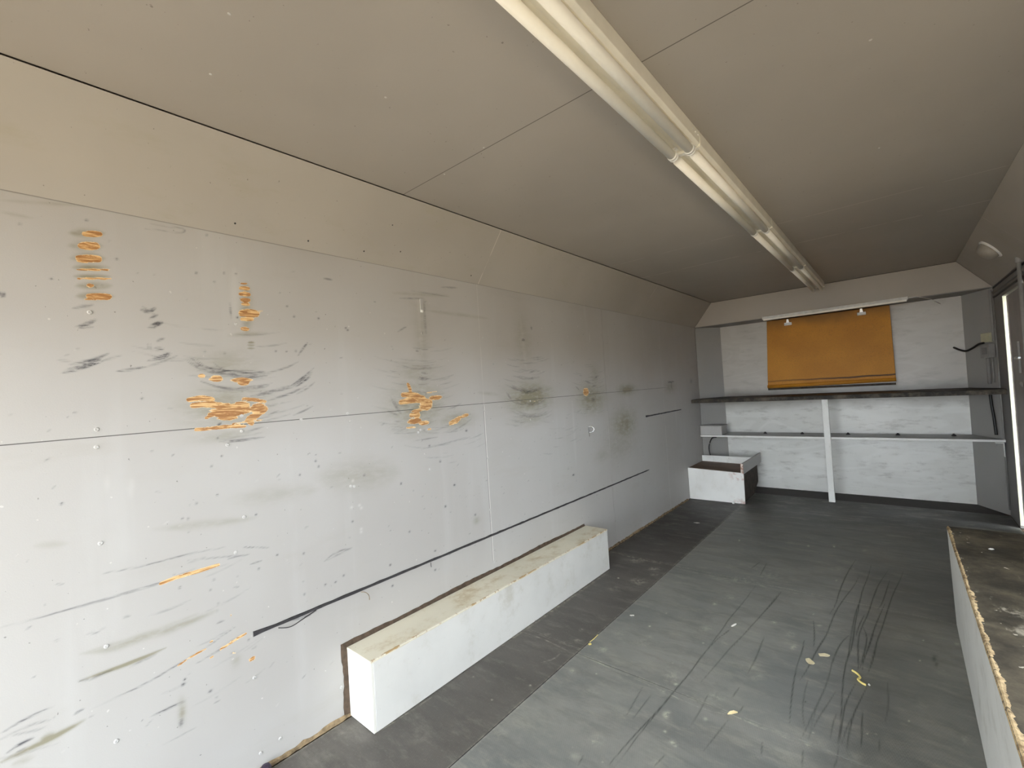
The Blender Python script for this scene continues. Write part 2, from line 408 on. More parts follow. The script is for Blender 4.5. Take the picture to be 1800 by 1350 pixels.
FLOOR_BLOBS=[('p',0.0129,0.0084,0.0079,-0.0270,0.90,0.907,2.636),
('p',0.0417,0.0280,0.0135,-0.0434,0.40,0.948,2.343),
('p',0.0184,0.0125,0.0084,-0.0192,0.40,0.746,2.111),
('p',0.0138,0.0099,0.0079,-0.0201,1.40,1.022,1.647),
('p',0.0066,0.0048,0.0031,-0.0078,1.20,1.047,1.563),
('p',0.0111,0.0081,0.0047,-0.0123,1.10,1.089,1.529),
('p',0.0078,0.0057,0.0027,-0.0073,1.10,1.103,1.523),
('p',0.0131,0.0095,0.0066,-0.0112,1.10,0.858,1.367),
('p',0.0230,0.0167,0.0184,-0.0321,0.40,0.870,1.388),
('p',0.0125,0.0087,0.0111,-0.0170,0.90,0.581,1.664),
('p',0.0098,0.0066,0.0088,-0.0142,0.90,0.431,1.982),
('p',0.0084,0.0060,0.0036,-0.0117,0.70,1.145,1.710),
('p',0.0358,0.0255,0.0097,-0.0338,0.50,1.143,1.857),
('p',0.0351,0.0247,0.0198,-0.0515,0.50,0.952,1.875),
('p',0.0095,0.0067,0.0040,-0.0106,1.00,0.985,1.839),
('p',0.0312,0.0214,0.0162,-0.0290,0.60,0.613,1.889),
('p',0.0165,0.0113,0.0038,-0.0253,0.80,1.326,2.400),
('p',0.0217,0.0147,0.0051,-0.0335,0.50,1.297,2.515),
('p',0.0138,0.0092,0.0033,-0.0181,0.90,1.209,2.592),
('p',0.0111,0.0074,0.0013,-0.0122,0.80,1.395,2.676),
('p',0.0117,0.0080,-0.0026,-0.0351,0.80,1.901,2.838),
('p',0.0320,0.0224,-0.0034,-0.0574,0.30,1.841,2.544),
('p',0.0226,0.0162,-0.0010,-0.0305,0.30,1.761,2.240),
('p',0.0377,0.0255,0.0219,-0.0429,0.25,0.618,2.056),
('p',0.0315,0.0215,0.0207,-0.0457,0.35,0.744,2.048),
('p',0.0326,0.0221,-0.0005,-0.0473,0.30,1.719,2.771),
('p',0.0330,0.0241,0.0026,-0.0224,0.40,1.473,1.797),
('p',0.0202,0.0147,-0.0033,-0.0390,0.40,1.871,2.116),
('p',0.0316,0.0232,0.0016,-0.0273,0.30,1.581,1.816),
('p',0.0368,0.0238,0.0094,-0.0362,0.50,0.958,2.760),
('p',0.0806,0.0503,0.0213,-0.1111,0.35,1.066,3.203),
('p',0.0967,0.0610,0.0146,-0.0600,0.50,0.942,3.025),
('p',0.0476,0.0289,0.0182,-0.0391,0.80,0.271,2.999),
('p',0.0481,0.0304,0.0217,-0.0468,0.70,0.427,2.679),
('p',0.0383,0.0237,0.0153,-0.0361,0.70,0.432,2.918),
('p',0.0247,0.0155,0.0108,-0.0255,0.50,0.470,2.831),
('p',0.0352,0.0225,0.0224,-0.0425,0.30,0.350,2.503),
('p',0.0216,0.0148,0.0107,-0.0396,0.40,1.064,2.267),
('p',0.0264,0.0185,0.0068,-0.0320,0.40,1.239,2.077),
('p',0.0224,0.0158,0.0106,-0.0266,0.40,0.967,1.774),
('p',0.0393,0.0273,0.0114,-0.0515,0.30,1.202,2.146),
('p',0.0327,0.0223,0.0083,-0.0126,0.50,0.446,1.845),
('p',0.0235,0.0160,0.0082,-0.0130,0.50,0.470,1.892),
('p',0.0196,0.0132,0.0096,-0.0131,0.40,0.306,1.844),
('p',0.0307,0.0218,0.0144,-0.0244,0.30,0.721,1.600),
('p',0.0345,0.0251,0.0186,-0.0206,0.30,0.568,1.202),
('p',0.0249,0.0181,0.0323,-0.0250,0.35,0.322,1.024),
('p',0.0258,0.0187,0.0279,-0.0155,0.30,0.074,0.861),
('p',0.0341,0.0250,0.0301,-0.0146,0.30,0.117,0.728),
('p',0.0252,0.0185,0.0104,-0.0162,0.40,0.844,1.276),
('p',0.0241,0.0177,0.0055,-0.0130,0.35,1.071,1.414),
('p',0.0207,0.0152,0.0032,-0.0150,0.35,1.333,1.635),
('p',0.0154,0.0091,0.0010,-0.0251,0.60,1.522,3.966),
('p',0.0397,0.0246,0.0050,-0.0613,0.30,1.396,3.514),
('s',0.0074,0.0051,-0.0017,-0.0362,0.60,1.814,2.630),
('s',0.0073,0.0051,-0.0013,-0.0249,0.50,1.819,2.585),
('s',0.0034,0.0024,0.0009,-0.0071,0.80,1.421,2.020),
('p',0.0032,0.0023,0.0042,-0.0024,2.00,0.119,0.838),
('p',0.0031,0.0023,0.0040,-0.0022,2.00,0.169,0.813),
('p',0.0041,0.0029,0.0057,-0.0047,2.00,0.018,1.344),
('p',0.0032,0.0024,0.0043,-0.0022,2.00,0.069,0.795),
('p',0.0038,0.0027,0.0046,-0.0045,2.00,0.243,1.378),
('p',0.0056,0.0035,0.0065,-0.0127,2.00,0.297,2.659),
('p',0.0035,0.0025,0.0038,-0.0040,2.00,0.414,1.318),
('p',0.0036,0.0026,0.0037,-0.0047,2.00,0.488,1.480),
('p',0.0045,0.0030,0.0038,-0.0095,2.00,0.727,2.385),
('p',0.0058,0.0034,0.0018,-0.0207,2.00,1.347,3.955),
('p',0.0059,0.0035,0.0026,-0.0206,2.00,1.199,3.882),
('p',0.0048,0.0030,0.0012,-0.0145,2.00,1.413,3.312),
('p',0.0036,0.0024,-0.0003,-0.0093,2.00,1.784,2.781),
('p',0.0028,0.0020,-0.0001,-0.0055,2.00,1.723,2.113),
('p',0.0033,0.0023,-0.0002,-0.0081,2.00,1.766,2.578),
('p',0.0027,0.0020,0.0001,-0.0050,2.00,1.635,1.973),
('p',0.0027,0.0020,0.0002,-0.0050,2.00,1.611,1.959),
('p',0.0029,0.0021,0.0012,-0.0044,2.00,1.220,1.675),
('p',0.0039,0.0027,0.0024,-0.0077,2.00,0.981,2.204),
('p',0.0043,0.0029,0.0037,-0.0084,2.00,0.709,2.209),
('p',0.0072,0.0041,0.0101,-0.0206,2.00,-0.008,3.423),
('p',0.0064,0.0037,0.0052,-0.0212,2.00,0.761,3.771),
('p',0.0051,0.0031,0.0009,-0.0165,2.00,1.481,3.566),
('p',0.0042,0.0028,0.0012,-0.0106,2.00,1.358,2.788),
('p',0.0029,0.0021,0.0022,-0.0034,2.00,0.818,1.306),
('p',0.0028,0.0020,0.0018,-0.0033,2.00,0.934,1.313),
('p',0.0028,0.0020,0.0006,-0.0048,2.00,1.466,1.860),
('p',0.0037,0.0026,0.0025,-0.0065,2.00,0.920,1.971),
('p',0.0037,0.0026,0.0032,-0.0055,2.00,0.680,1.708)]
SCREWS= [(0.198, 1.235), (0.196, 1.184), (0.195, 0.908), (0.575, 1.189), (0.577, 1.243), (0.528, 1.147), (0.574, 1.57), (0.195, 1.575), (0.987, 1.186), (0.783, 1.211), (1.351, 1.111), (1.337, 1.101), (0.536, 0.775), (0.197, 0.613), (0.978, 1.22), (1.821, 1.583), (1.393, 1.584), (0.988, 0.911), (0.568, 0.889), (0.574, 0.328), (0.973, 0.915), (1.393, 0.914), (1.799, 1.172), (1.803, 0.907), (1.796, 0.619), (1.803, 0.326), (2.942, 1.226), (2.219, 1.202), (2.207, 1.085), (4.556, 1.157), (0.885, 0.127), (0.209, 0.336), (0.581, 0.062), (0.648, 0.071)]
CEIL = [(0.686, 0.77), (1.76, 1.549), (0.688, 0.368), (0.453, 0.397), (0.694, 1.168), (0.454, 1.192), (1.761, 2.321)]
CHAM = [(0.184, 0.904, 2.123), (0.187, 1.234, 2.127), (0.186, 1.543, 2.126), (0.03, 1.081, 1.923), (0.026, 0.838, 1.917), (0.051, 1.258, 1.951), (0.186, 0.588, 2.126), (0.184, 2.488, 2.124), (0.027, 1.734, 1.919), (0.117, 1.175, 2.036), (0.029, 0.578, 1.922)]

# ---------------------------------------------------------------- room sizes
W = 2.406          # inner width
XS0, XS1 = 0.203, 2.203   # where the slopes meet the ceiling
ZS = 1.888         # top of the side walls
ZC = 2.144         # ceiling
YR = -1.50         # open rear end
YH = 5.40          # front header
YB = 5.73          # back of the front bay
BX0, BX1 = 0.190, 2.245

# ---------------------------------------------------------------- node helper
class NT:
    def __init__(s, name, rough=0.6, spec=0.4, metallic=0.0):
        s.m = bpy.data.materials.new(name)
        s.m.use_nodes = True
        s.t = s.m.node_tree
        s.b = s.t.nodes['Principled BSDF']
        s.b.inputs['Roughness'].default_value = rough
        s.b.inputs['Specular IOR Level'].default_value = spec
        s.b.inputs['Metallic'].default_value = metallic
        s.geo = None
    def new(s, k): return s.t.nodes.new(k)
    def put(s, sock, v):
        if isinstance(v, bpy.types.NodeSocket): s.t.links.new(v, sock)
        elif isinstance(v, (tuple, list)):
            sock.default_value = tuple(v) + (1,) if len(v) == 3 and sock.type == 'RGBA' else tuple(v)
        else: sock.default_value = v
    def pos(s):
        if s.geo is None:
            s.geo = s.new('ShaderNodeTexCoord').outputs['Object']
            x = s.new('ShaderNodeSeparateXYZ'); s.put(x.inputs[0], s.geo); s.sep = x
        return s.geo
    def ax(s, i): s.pos(); return s.sep.outputs[i]
    def noise(s, scale=(1, 1, 1), k=1.0, detail=4, rough=0.55, dist=0.0, out=0):
        mp = s.new('ShaderNodeMapping'); s.put(mp.inputs['Vector'], s.pos()); mp.inputs['Scale'].default_value = scale
        n = s.new('ShaderNodeTexNoise'); s.put(n.inputs['Vector'], mp.outputs[0])
        n.inputs['Scale'].default_value = k; n.inputs['Detail'].default_value = detail
        n.inputs['Roughness'].default_value = rough; n.inputs['Distortion'].default_value = dist
        return n.outputs[out]
    def math(s, op, a, b=0.0, c=0.0):
        n = s.new('ShaderNodeMath'); n.operation = op
        s.put(n.inputs[0], a); s.put(n.inputs[1], b)
        if len(n.inputs) > 2: s.put(n.inputs[2], c)
        return n.outputs[0]
    def step(s, v, lo, hi, a=0.0, b=1.0):
        n = s.new('ShaderNodeMapRange'); n.interpolation_type = 'SMOOTHSTEP'
        s.put(n.inputs[0], v); n.inputs[1].default_value = lo; n.inputs[2].default_value = hi
        n.inputs[3].default_value = a; n.inputs[4].default_value = b
        return n.outputs[0]
    def mix(s, f, a, b, mode='MIX'):
        n = s.new('ShaderNodeMix'); n.data_type = 'RGBA'; n.blend_type = mode
        s.put(n.inputs[0], f); s.put(n.inputs[6], a); s.put(n.inputs[7], b)
        return n.outputs[2]
    def line(s, i, v, w, soft=0.0006):
        d = s.math('ABSOLUTE', s.math('SUBTRACT', s.ax(i), v))
        return s.step(d, w, w + soft, 1.0, 0.0)
    def attr(s, name='wear'):
        a = s.new('ShaderNodeAttribute'); a.attribute_name = name
        x = s.new('ShaderNodeSeparateColor'); s.put(x.inputs[0], a.outputs['Color'])
        return x.outputs[0], x.outputs[1], x.outputs[2], a.outputs['Alpha']
    def col(s, v): s.put(s.b.inputs['Base Color'], v)
    def rough(s, v): s.put(s.b.inputs['Roughness'], v)
    def bump(s, h, strength=0.3, dist=0.002):
        n = s.new('ShaderNodeBump'); n.inputs['Strength'].default_value = strength
        n.inputs['Distance'].default_value = dist; s.put(n.inputs['Height'], h)
        s.put(s.b.inputs['Normal'], n.outputs[0])

def plain(name, c, rough=0.6, spec=0.4, metal=0.0, var=0.12, k=25.0):
    n = NT(name, rough, spec, metal)
    d = tuple(x * (1 - var) for x in c)
    n.col(n.mix(n.step(n.noise(k=k), 0.35, 0.65), c, d))
    return n.m

PAINT = (0.50, 0.485, 0.475)
def paint_mat(name, base=PAINT, stains=True, seams=(), pale_seams=(), stretch=(1, 1, 1), amt=1.0):
    n = NT(name, 0.52, 0.35)
    a = n.noise(k=1.3, detail=3)
    c = n.mix(n.step(a, 0.3, 0.7), base, tuple(x * 0.90 for x in base))
    b = n.noise(scale=stretch, k=5, detail=6, rough=0.65)
    c = n.mix(n.math('MULTIPLY', n.step(b, 0.52, 0.78), 0.35 * amt), c, (0.40, 0.37, 0.30))
    sp = n.noise(k=75, detail=2)
    c = n.mix(n.math('MULTIPLY', n.step(sp, 0.73, 0.77), 0.55), c, (0.10, 0.085, 0.07))
    for (i, v, w) in seams:
        c = n.mix(n.math('MULTIPLY', n.line(i, v, w), 0.8), c, (0.06, 0.05, 0.04))
    for (i, v, w) in pale_seams:
        br = n.step(n.noise(k=9), 0.4, 0.55)
        c = n.mix(n.math('MULTIPLY', n.math('MULTIPLY', n.line(i, v, w), br), 0.6), c, (0.8, 0.75, 0.68))
    n.col(c)
    n.bump(n.noise(k=240, detail=3), 0.12, 0.001)
    return n.m

# left wall: paint, worn wood, rubber scuffs, grime (attribute 'wear': wood, scuff, grime, pale)
def wall_mat():
    n = NT('worn_grey_paint', 0.5, 0.35)
    wd, sf, gr, pl = n.attr()
    a = n.noise(k=1.1, detail=3)
    c = n.mix(n.step(a, 0.3, 0.7), (0.495, 0.482, 0.462), (0.45, 0.432, 0.408))
    st = n.noise(scale=(1, 3.0, 0.35), k=2.2, detail=5)
    c = n.mix(n.math('MULTIPLY', n.step(st, 0.55, 0.75), 0.2), c, (0.60, 0.60, 0.59))
    st2 = n.noise(scale=(1, 0.6, 2.4), k=3, detail=6, rough=0.6)
    c = n.mix(n.math('MULTIPLY', n.step(st2, 0.55, 0.8), 0.35), c, (0.40, 0.375, 0.33))
    speck = n.noise(k=70, detail=2)
    c = n.mix(n.math('MULTIPLY', n.step(speck, 0.735, 0.76), 0.6), c, (0.12, 0.11, 0.10))
    speck2 = n.noise(k=48, detail=1)
    c = n.mix(n.math('MULTIPLY', n.step(speck2, 0.77, 0.80), 0.5), c, (0.72, 0.70, 0.66))
    # grime
    gn = n.noise(scale=(1, 1, 2.6), k=14, detail=6, rough=0.65)
    gf = n.math('MULTIPLY', gr, n.step(gn, 0.25, 0.65, 0.5, 1.5))
    gf = n.math('MINIMUM', gf, 1.0)
    c = n.mix(n.math('MULTIPLY', gf, 0.9), c, (0.25, 0.23, 0.155))
    # pale
    c = n.mix(n.math('MULTIPLY', pl, 0.6), c, (0.70, 0.69, 0.66))
    # scuffs, streaked along their run
    sn = n.noise(scale=(1, 1.0, 6.0), k=22, detail=5, rough=0.7)
    sfac = n.math('MULTIPLY', sf, n.step(sn, 0.36, 0.60, 0.22, 1.2))
    sfac = n.math('MINIMUM', sfac, 1.0)
    c = n.mix(n.math('MULTIPLY', sfac, 0.93), c, (0.055, 0.055, 0.065))
    c = n.mix(n.math('MULTIPLY', n.line(2, 1.8855, 0.0014), 0.4), c, (0.09, 0.075, 0.06))  # seam at the wall top, with a thin shadow line painted in
    # seams
    s1 = n.math('MULTIPLY', n.line(2, 1.213, 0.0011), n.step(n.ax(1), 4.3, 4.5, 1.0, 0.0))
    c = n.mix(n.math('MULTIPLY', s1, 0.85), c, (0.05, 0.045, 0.04))
    low = n.step(n.ax(2), 1.19, 1.215, 1.0, 0.0)
    up = n.step(n.ax(2), 1.20, 1.215, 0.0, 0.25)
    brk = n.step(n.noise(k=6), 0.38, 0.5, 0.25, 1.0)
    s2 = n.math('MULTIPLY', n.math('MULTIPLY', n.line(1, 1.801, 0.0018), n.math('ADD', low, up)), brk)
    hi = n.step(n.ax(2), 0.32, 0.35, 0.0, 1.0)
    s2 = n.math('MULTIPLY', s2, hi)
    c = n.mix(n.math('MULTIPLY', s2, 0.8), c, (0.85, 0.82, 0.77))
    s3 = n.math('MULTIPLY', n.math('MULTIPLY', n.line(1, 1.7955, 0.0016), n.math('MULTIPLY', low, hi)), 0.5)
    c = n.mix(s3, c, (0.1, 0.09, 0.085))
    s4 = n.math('MULTIPLY', n.line(1, 4.345, 0.003), n.step(n.ax(2), 0.9, 1.2, 0.7, 0.15))
    c = n.mix(n.math('MULTIPLY', s4, brk), c, (0.62, 0.61, 0.58))
    # bare wood
    wn1 = n.noise(scale=(1, 1.0, 4.0), k=16, detail=6, rough=0.72, dist=0.6)
    wn1 = n.math('ADD', n.math('MULTIPLY', wn1, 0.6), n.math('MULTIPLY', n.noise(scale=(1, 1.0, 3.0), k=45, detail=5, rough=0.7), 0.4))
    wv = n.math('MULTIPLY', wd, n.math('MULTIPLY_ADD', wn1, 3.0, -0.5))
    wf = n.step(wv, 0.52, 0.57)
    wg = n.noise(scale=(1, 1.0, 9.0), k=11, detail=6, rough=0.7, dist=1.2)
    wc = n.mix(n.step(wg, 0.40, 0.62), (0.62, 0.335, 0.135), (0.36, 0.165, 0.055))
    wc = n.mix(n.step(wg, 0.52, 0.40, 0.0, 0.9), wc, (0.82, 0.57, 0.27))
    rim = n.math('MULTIPLY', n.step(wv, 0.50, 0.56), n.step(wv, 0.66, 0.60))
    wc = n.mix(n.math('MULTIPLY', rim, 0.75), wc, (0.90, 0.74, 0.46))
    c = n.mix(wf, c, wc)
    n.col(c)
    h = n.math('SUBTRACT', n.math('MULTIPLY', n.noise(k=260, detail=3), 0.35), n.math('MULTIPLY', wf, 1.0))
    n.bump(h, 0.35, 0.0015)
    return n.m

def floor_mat(name, base, dust, ribs=True, amt=1.0):
    n = NT(name, 0.55, 0.45)
    wd, sf, gr, pl = n.attr()
    a = n.noise(k=1.6, detail=7, rough=0.68)
    c = n.mix(n.step(a, 0.35, 0.68), base, dust)
    # colour darkens towards the front end, with a noisy edge
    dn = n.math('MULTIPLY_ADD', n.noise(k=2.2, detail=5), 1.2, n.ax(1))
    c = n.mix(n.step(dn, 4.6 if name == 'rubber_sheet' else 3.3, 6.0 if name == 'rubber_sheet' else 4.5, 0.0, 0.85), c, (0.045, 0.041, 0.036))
    sm_ = n.noise(scale=(1.0, 3.0, 1), k=2.6, detail=8, rough=0.72, dist=0.4)
    c = n.mix(n.step(sm_, 0.44, 0.62, 0.0, 0.26), c, tuple(x * 0.45 for x in base))
    b = n.noise(scale=(0.8, 2.2, 1), k=5, detail=8, rough=0.74)
    c = n.mix(n.math('MULTIPLY', n.step(b, 0.48, 0.74), 0.75 * amt), c, (0.32, 0.31, 0.26))
    f = n.noise(k=130, detail=3)
    c = n.mix(n.math('MULTIPLY', n.step(f, 0.55, 0.75), 0.35), c, (0.20, 0.20, 0.18))
    pn = n.noise(k=30, detail=5, rough=0.7)
    pf = n.math('MINIMUM', n.math('MULTIPLY', pl, n.step(pn, 0.42, 0.62, 0.08, 1.0)), 1.0)
    c = n.mix(pf, c, (0.46, 0.45, 0.36))
    c = n.mix(n.math('MULTIPLY', sf, 0.9), c, (0.012, 0.012, 0.012))
    n.col(c)
    n.rough(n.step(a, 0.3, 0.7, 0.42, 0.66))
    h = n.noise(k=160, detail=2)
    if ribs:
        r = n.math('SINE', n.math('MULTIPLY', n.ax(0), 2 * math.pi / 0.008))
        r2 = n.math('SINE', n.math('MULTIPLY', n.ax(1), 2 * math.pi / 0.02))
        h = n.math('ADD', h, n.math('MULTIPLY', n.math('MULTIPLY', r, r2), 0.5))
    n.bump(h, 0.3, 0.001)
    return n.m

def ply_mat():
    n = NT('painted_plywood', 0.36, 0.5)
    c = n.mix(n.step(n.noise(k=1.5, detail=4), 0.3, 0.7), (0.82, 0.815, 0.775), (0.70, 0.695, 0.655))
    upper = n.step(n.ax(2), 1.04, 1.06)  # darker, warmer tone above the shelf paints in the weaker light there
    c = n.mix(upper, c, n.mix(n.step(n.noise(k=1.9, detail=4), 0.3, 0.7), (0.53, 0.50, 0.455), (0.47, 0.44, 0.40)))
    g = n.noise(scale=(0.8, 1, 3.5), k=1.2, detail=1.5, dist=0.5)
    rings = n.math('SINE', n.math('MULTIPLY', g, 45.0))
    c = n.mix(n.math('MULTIPLY', n.step(rings, 0.2, 1.0, 0.0, 0.28), n.step(n.ax(2), 1.04, 1.06, 1.0, 0.2)), c, (0.88, 0.88, 0.85))
    d = n.noise(scale=(1, 1, 3), k=6, detail=7, rough=0.7)
    c = n.mix(n.step(d, 0.5, 0.75, 0.0, 0.55), c, (0.34, 0.32, 0.28))
    sp = n.noise(k=60, detail=2)
    c = n.mix(n.step(sp, 0.74, 0.78, 0.0, 0.5), c, (0.2, 0.17, 0.15))
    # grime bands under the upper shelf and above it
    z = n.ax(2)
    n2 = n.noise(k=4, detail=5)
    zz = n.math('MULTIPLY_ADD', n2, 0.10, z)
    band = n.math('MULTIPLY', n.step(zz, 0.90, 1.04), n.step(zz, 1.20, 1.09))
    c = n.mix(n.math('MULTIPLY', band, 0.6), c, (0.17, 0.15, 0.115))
    n.col(c)
    n.bump(n.noise(scale=(1, 1, 4), k=60, detail=4), 0.15, 0.001)
    return n.m

def white_board(name, base=(0.78, 0.78, 0.74), stain=(0.55, 0.42, 0.22), lo=0.5, hi=0.72, f=0.6, k=5.0, red=False):
    n = NT(name, 0.42, 0.45)
    c = n.mix(n.step(n.noise(k=2.5, detail=4), 0.3, 0.7), base, tuple(x * 0.9 for x in base))
    b = n.noise(scale=(1.3, 1, 1), k=k, detail=8, rough=0.72)
    c = n.mix(n.step(b, lo, hi, 0.0, f), c, stain)
    sp = n.noise(k=55, detail=4, rough=0.7)
    c = n.mix(n.step(sp, 0.68, 0.74, 0.0, 0.7), c, (0.25, 0.22, 0.17))
    if red:
        rr = n.noise(k=22, detail=4)
        x = n.step(n.ax(0), 0.36, 0.56)
        low = n.step(n.ax(2), 0.10, 0.0, 0.0, 0.7)
        zed = n.step(n.ax(2), 0.18, 0.31)
        m = n.math('MULTIPLY', x, n.math('ADD', n.math('MULTIPLY', n.step(rr, 0.5, 0.62), zed), n.math('MULTIPLY', low, n.step(rr, 0.4, 0.6))))
        c = n.mix(n.math('MULTIPLY', m, 0.75), c, (0.42, 0.13, 0.08))
    n.col(c)
    n.bump(n.noise(k=90, detail=4), 0.15, 0.001)
    return n.m

MT = {}
MT['wall'] = wall_mat()
MT['paint'] = paint_mat('grey_paint')
MT['slope'] = paint_mat('grey_paint_slope', base=(0.45, 0.42, 0.375), pale_seams=((1, 1.81, 0.0015), (1, 3.9, 0.0015)), stretch=(1, 0.8, 2.5), amt=2.2)
MT['ceil'] = paint_mat('ceiling_paint', base=(0.41, 0.375, 0.33), seams=((1, 1.18, 0.0014),), pale_seams=((1, 3.55, 0.003), (1, 3.0, 0.0015)), amt=0.5)
MT['dpaint'] = paint_mat('dark_grey_paint', base=(0.26, 0.255, 0.245))
MT['header'] = paint_mat('header_paint', base=(0.44, 0.40, 0.35))
MT['baydiag'] = paint_mat('bay_side_paint', base=(0.42, 0.41, 0.39))
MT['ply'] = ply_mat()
MT['mat_a'] = floor_mat('rubber_sheet', (0.175, 0.182, 0.172), (0.27, 0.265, 0.24))
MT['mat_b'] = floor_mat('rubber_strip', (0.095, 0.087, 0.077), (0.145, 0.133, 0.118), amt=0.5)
MT['under2'] = plain('dark_floor_board', (0.06, 0.055, 0.05), 0.8)
MT['under'] = plain('floor_plywood', (0.10, 0.07, 0.045), 0.8)
MT['wbox'] = white_board('white_box_paint', (0.75, 0.74, 0.70), (0.50, 0.47, 0.38), 0.50, 0.74, 0.6)
MT['wboxtop'] = white_board('yellowed_box_top', (0.80, 0.75, 0.60), (0.46, 0.33, 0.14), 0.48, 0.74, 0.75, k=6)
MT['wboxend'] = white_board('white_box_end', (0.85, 0.83, 0.76), (0.55, 0.46, 0.36), 0.58, 0.8, 0.5)
MT['gap'] = plain('exposed_panel_edge', (0.11, 0.075, 0.05), 0.8, var=0.4, k=40)
MT['tan'] = plain('bare_wood_edge', (0.36, 0.26, 0.15), 0.8, var=0.55, k=35)
MT['rubber'] = plain('black_rubber', (0.05, 0.047, 0.05), 0.55, var=0.3, k=60)
MT['black'] = plain('black_cable', (0.012, 0.012, 0.012), 0.4)
MT['corkish'] = None
MT['lampw'] = plain('cream_lamp_metal', (0.93, 0.89, 0.78), 0.34, 0.5, var=0.08, k=8)
MT['tube'] = plain('white_glass_tube', (0.95, 0.92, 0.83), 0.42, 0.5, var=0.04, k=8)
MT['cap'] = plain('white_plastic', (0.92, 0.91, 0.87), 0.3, 0.5)
MT['steel'] = plain('bright_steel', (0.75, 0.75, 0.75), 0.25, 0.5, 1.0)
MT['clip'] = plain('nickel_clip', (0.95, 0.94, 0.92), 0.35, 0.5, 0.35, var=0.02)
MT['screw'] = plain('painted_screw_head', (0.58, 0.57, 0.55), 0.35, 0.5)
MT['lens'] = plain('dull_lamp_lens', (0.40, 0.365, 0.31), 0.35)
MT['cream'] = plain('cream_plastic', (0.62, 0.60, 0.42), 0.4)
MT['greyp'] = plain('grey_plastic', (0.32, 0.31, 0.295), 0.45)
MT['palewood'] = white_board('pale_grey_paint', (0.88, 0.88, 0.84), (0.40, 0.37, 0.30), 0.5, 0.75, 0.5)
MT['shelfp'] = white_board('grey_shelf_paint', (0.42, 0.42, 0.40), (0.25, 0.23, 0.19), 0.45, 0.7, 0.6)
MT['gbox'] = white_board('grey_box_paint', (0.50, 0.49, 0.47), (0.34, 0.31, 0.26), 0.5, 0.75, 0.4)
MT['tray'] = white_board('white_tray_paint', (0.90, 0.89, 0.85), (0.60, 0.55, 0.47), 0.5, 0.8, 0.4, red=True)
MT['brown'] = plain('brown_boxtop', (0.24, 0.16, 0.115), 0.6, var=0.35, k=7)
MT['dbrown'] = plain('dark_raw_plywood', (0.075, 0.058, 0.043), 0.8, var=0.5, k=22)
MT['yellow'] = plain('straw_yellow', (0.85, 0.70, 0.25), 0.6)
MT['straw'] = plain('pale_straw', (0.75, 0.62, 0.34), 0.6)
MT['leaf'] = plain('dry_leaf', (0.66, 0.58, 0.38), 0.7)
MT['wchip'] = plain('white_chip', (0.82, 0.80, 0.74), 0.6)
MT['jamb'] = plain('cream_jamb', (0.80, 0.84, 0.66), 0.4)
MT['pinkedge'] = plain('anodised_edge', (0.75, 0.66, 0.66), 0.35, 0.5, 0.3)
MT['doorp'] = plain('door_skin', (0.36, 0.33, 0.32), 0.45, var=0.12, k=5)
MT['purple'] = plain('dark_purple_rubber', (0.045, 0.03, 0.055), 0.35, var=0.3)
MT['shell'] = plain('outer_shell', (0.10, 0.09, 0.08), 0.7)
MT['grass'] = plain('hedge_leaves', (0.30, 0.40, 0.12), 0.7, var=0.5, k=9)

# dark shelf board: worn black top
n = NT('dark_shelf_board', 0.6, 0.3)
n.col(n.mix(n.step(n.noise(scale=(1, 1, 1), k=9, detail=7, rough=0.7), 0.4, 0.7), (0.020, 0.017, 0.014), (0.12, 0.10, 0.075)))
MT['dshelf'] = n.m
# counter top of right box: dark with pale scrapes
n = NT('worn_dark_boxtop', 0.6, 0.35)
c = n.mix(n.step(n.noise(k=5, detail=8, rough=0.7), 0.35, 0.7), (0.035, 0.030, 0.022), (0.15, 0.125, 0.085))
sc = n.noise(scale=(1.0, 0.5, 1), k=9, detail=8, rough=0.62, dist=0.5)
c = n.mix(n.step(sc, 0.60, 0.68, 0.0, 0.8), c, (0.40, 0.36, 0.28))
c = n.mix(n.step(n.noise(k=45, detail=3), 0.70, 0.74, 0.0, 0.9), c, (0.62, 0.58, 0.48))
n.col(c); n.bump(n.noise(k=40, detail=6), 0.4, 0.003)
MT['btop'] = n.m
n = NT('chipped_raw_edge', 0.75, 0.2)
c = n.mix(n.step(n.noise(k=28, detail=6, rough=0.7), 0.38, 0.66), (0.62, 0.47, 0.27), (0.25, 0.17, 0.09))
c = n.mix(n.step(n.noise(k=60, detail=3), 0.58, 0.66, 0.0, 0.8), c, (0.08, 0.06, 0.04))
n.col(c)
MT['chip'] = n.m
# orange board
n = NT('orange_hardboard', 0.55, 0.3)
c = n.mix(n.step(n.noise(k=3, detail=5), 0.3, 0.7), (0.62, 0.275, 0.032), (0.52, 0.22, 0.026))
c = n.mix(n.step(n.noise(k=120, detail=3), 0.5, 0.75, 0.0, 0.5), c, (0.30, 0.14, 0.03))
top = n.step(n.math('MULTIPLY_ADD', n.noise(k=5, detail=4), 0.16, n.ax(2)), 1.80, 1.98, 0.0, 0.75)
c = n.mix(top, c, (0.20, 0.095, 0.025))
mk = n.math('ABSOLUTE', n.math('SUBTRACT', n.math('MULTIPLY_ADD', n.noise(k=3), 0.03, n.ax(2)), 1.218))
c = n.mix(n.math('MULTIPLY', n.step(mk, 0.004, 0.012, 1.0, 0.0), n.step(n.ax(0), 0.6, 1.5, 0.45, 1.0)), c, (0.09, 0.045, 0.02))
n.col(c)
MT['orange'] = n.m
# outside ground
n = NT('concrete_yard', 0.85, 0.2)
n.col(n.mix(n.step(n.noise(k=0.6, detail=6), 0.35, 0.65), (0.33, 0.255, 0.165), (0.27, 0.205, 0.13)))
MT['yard'] = n.m

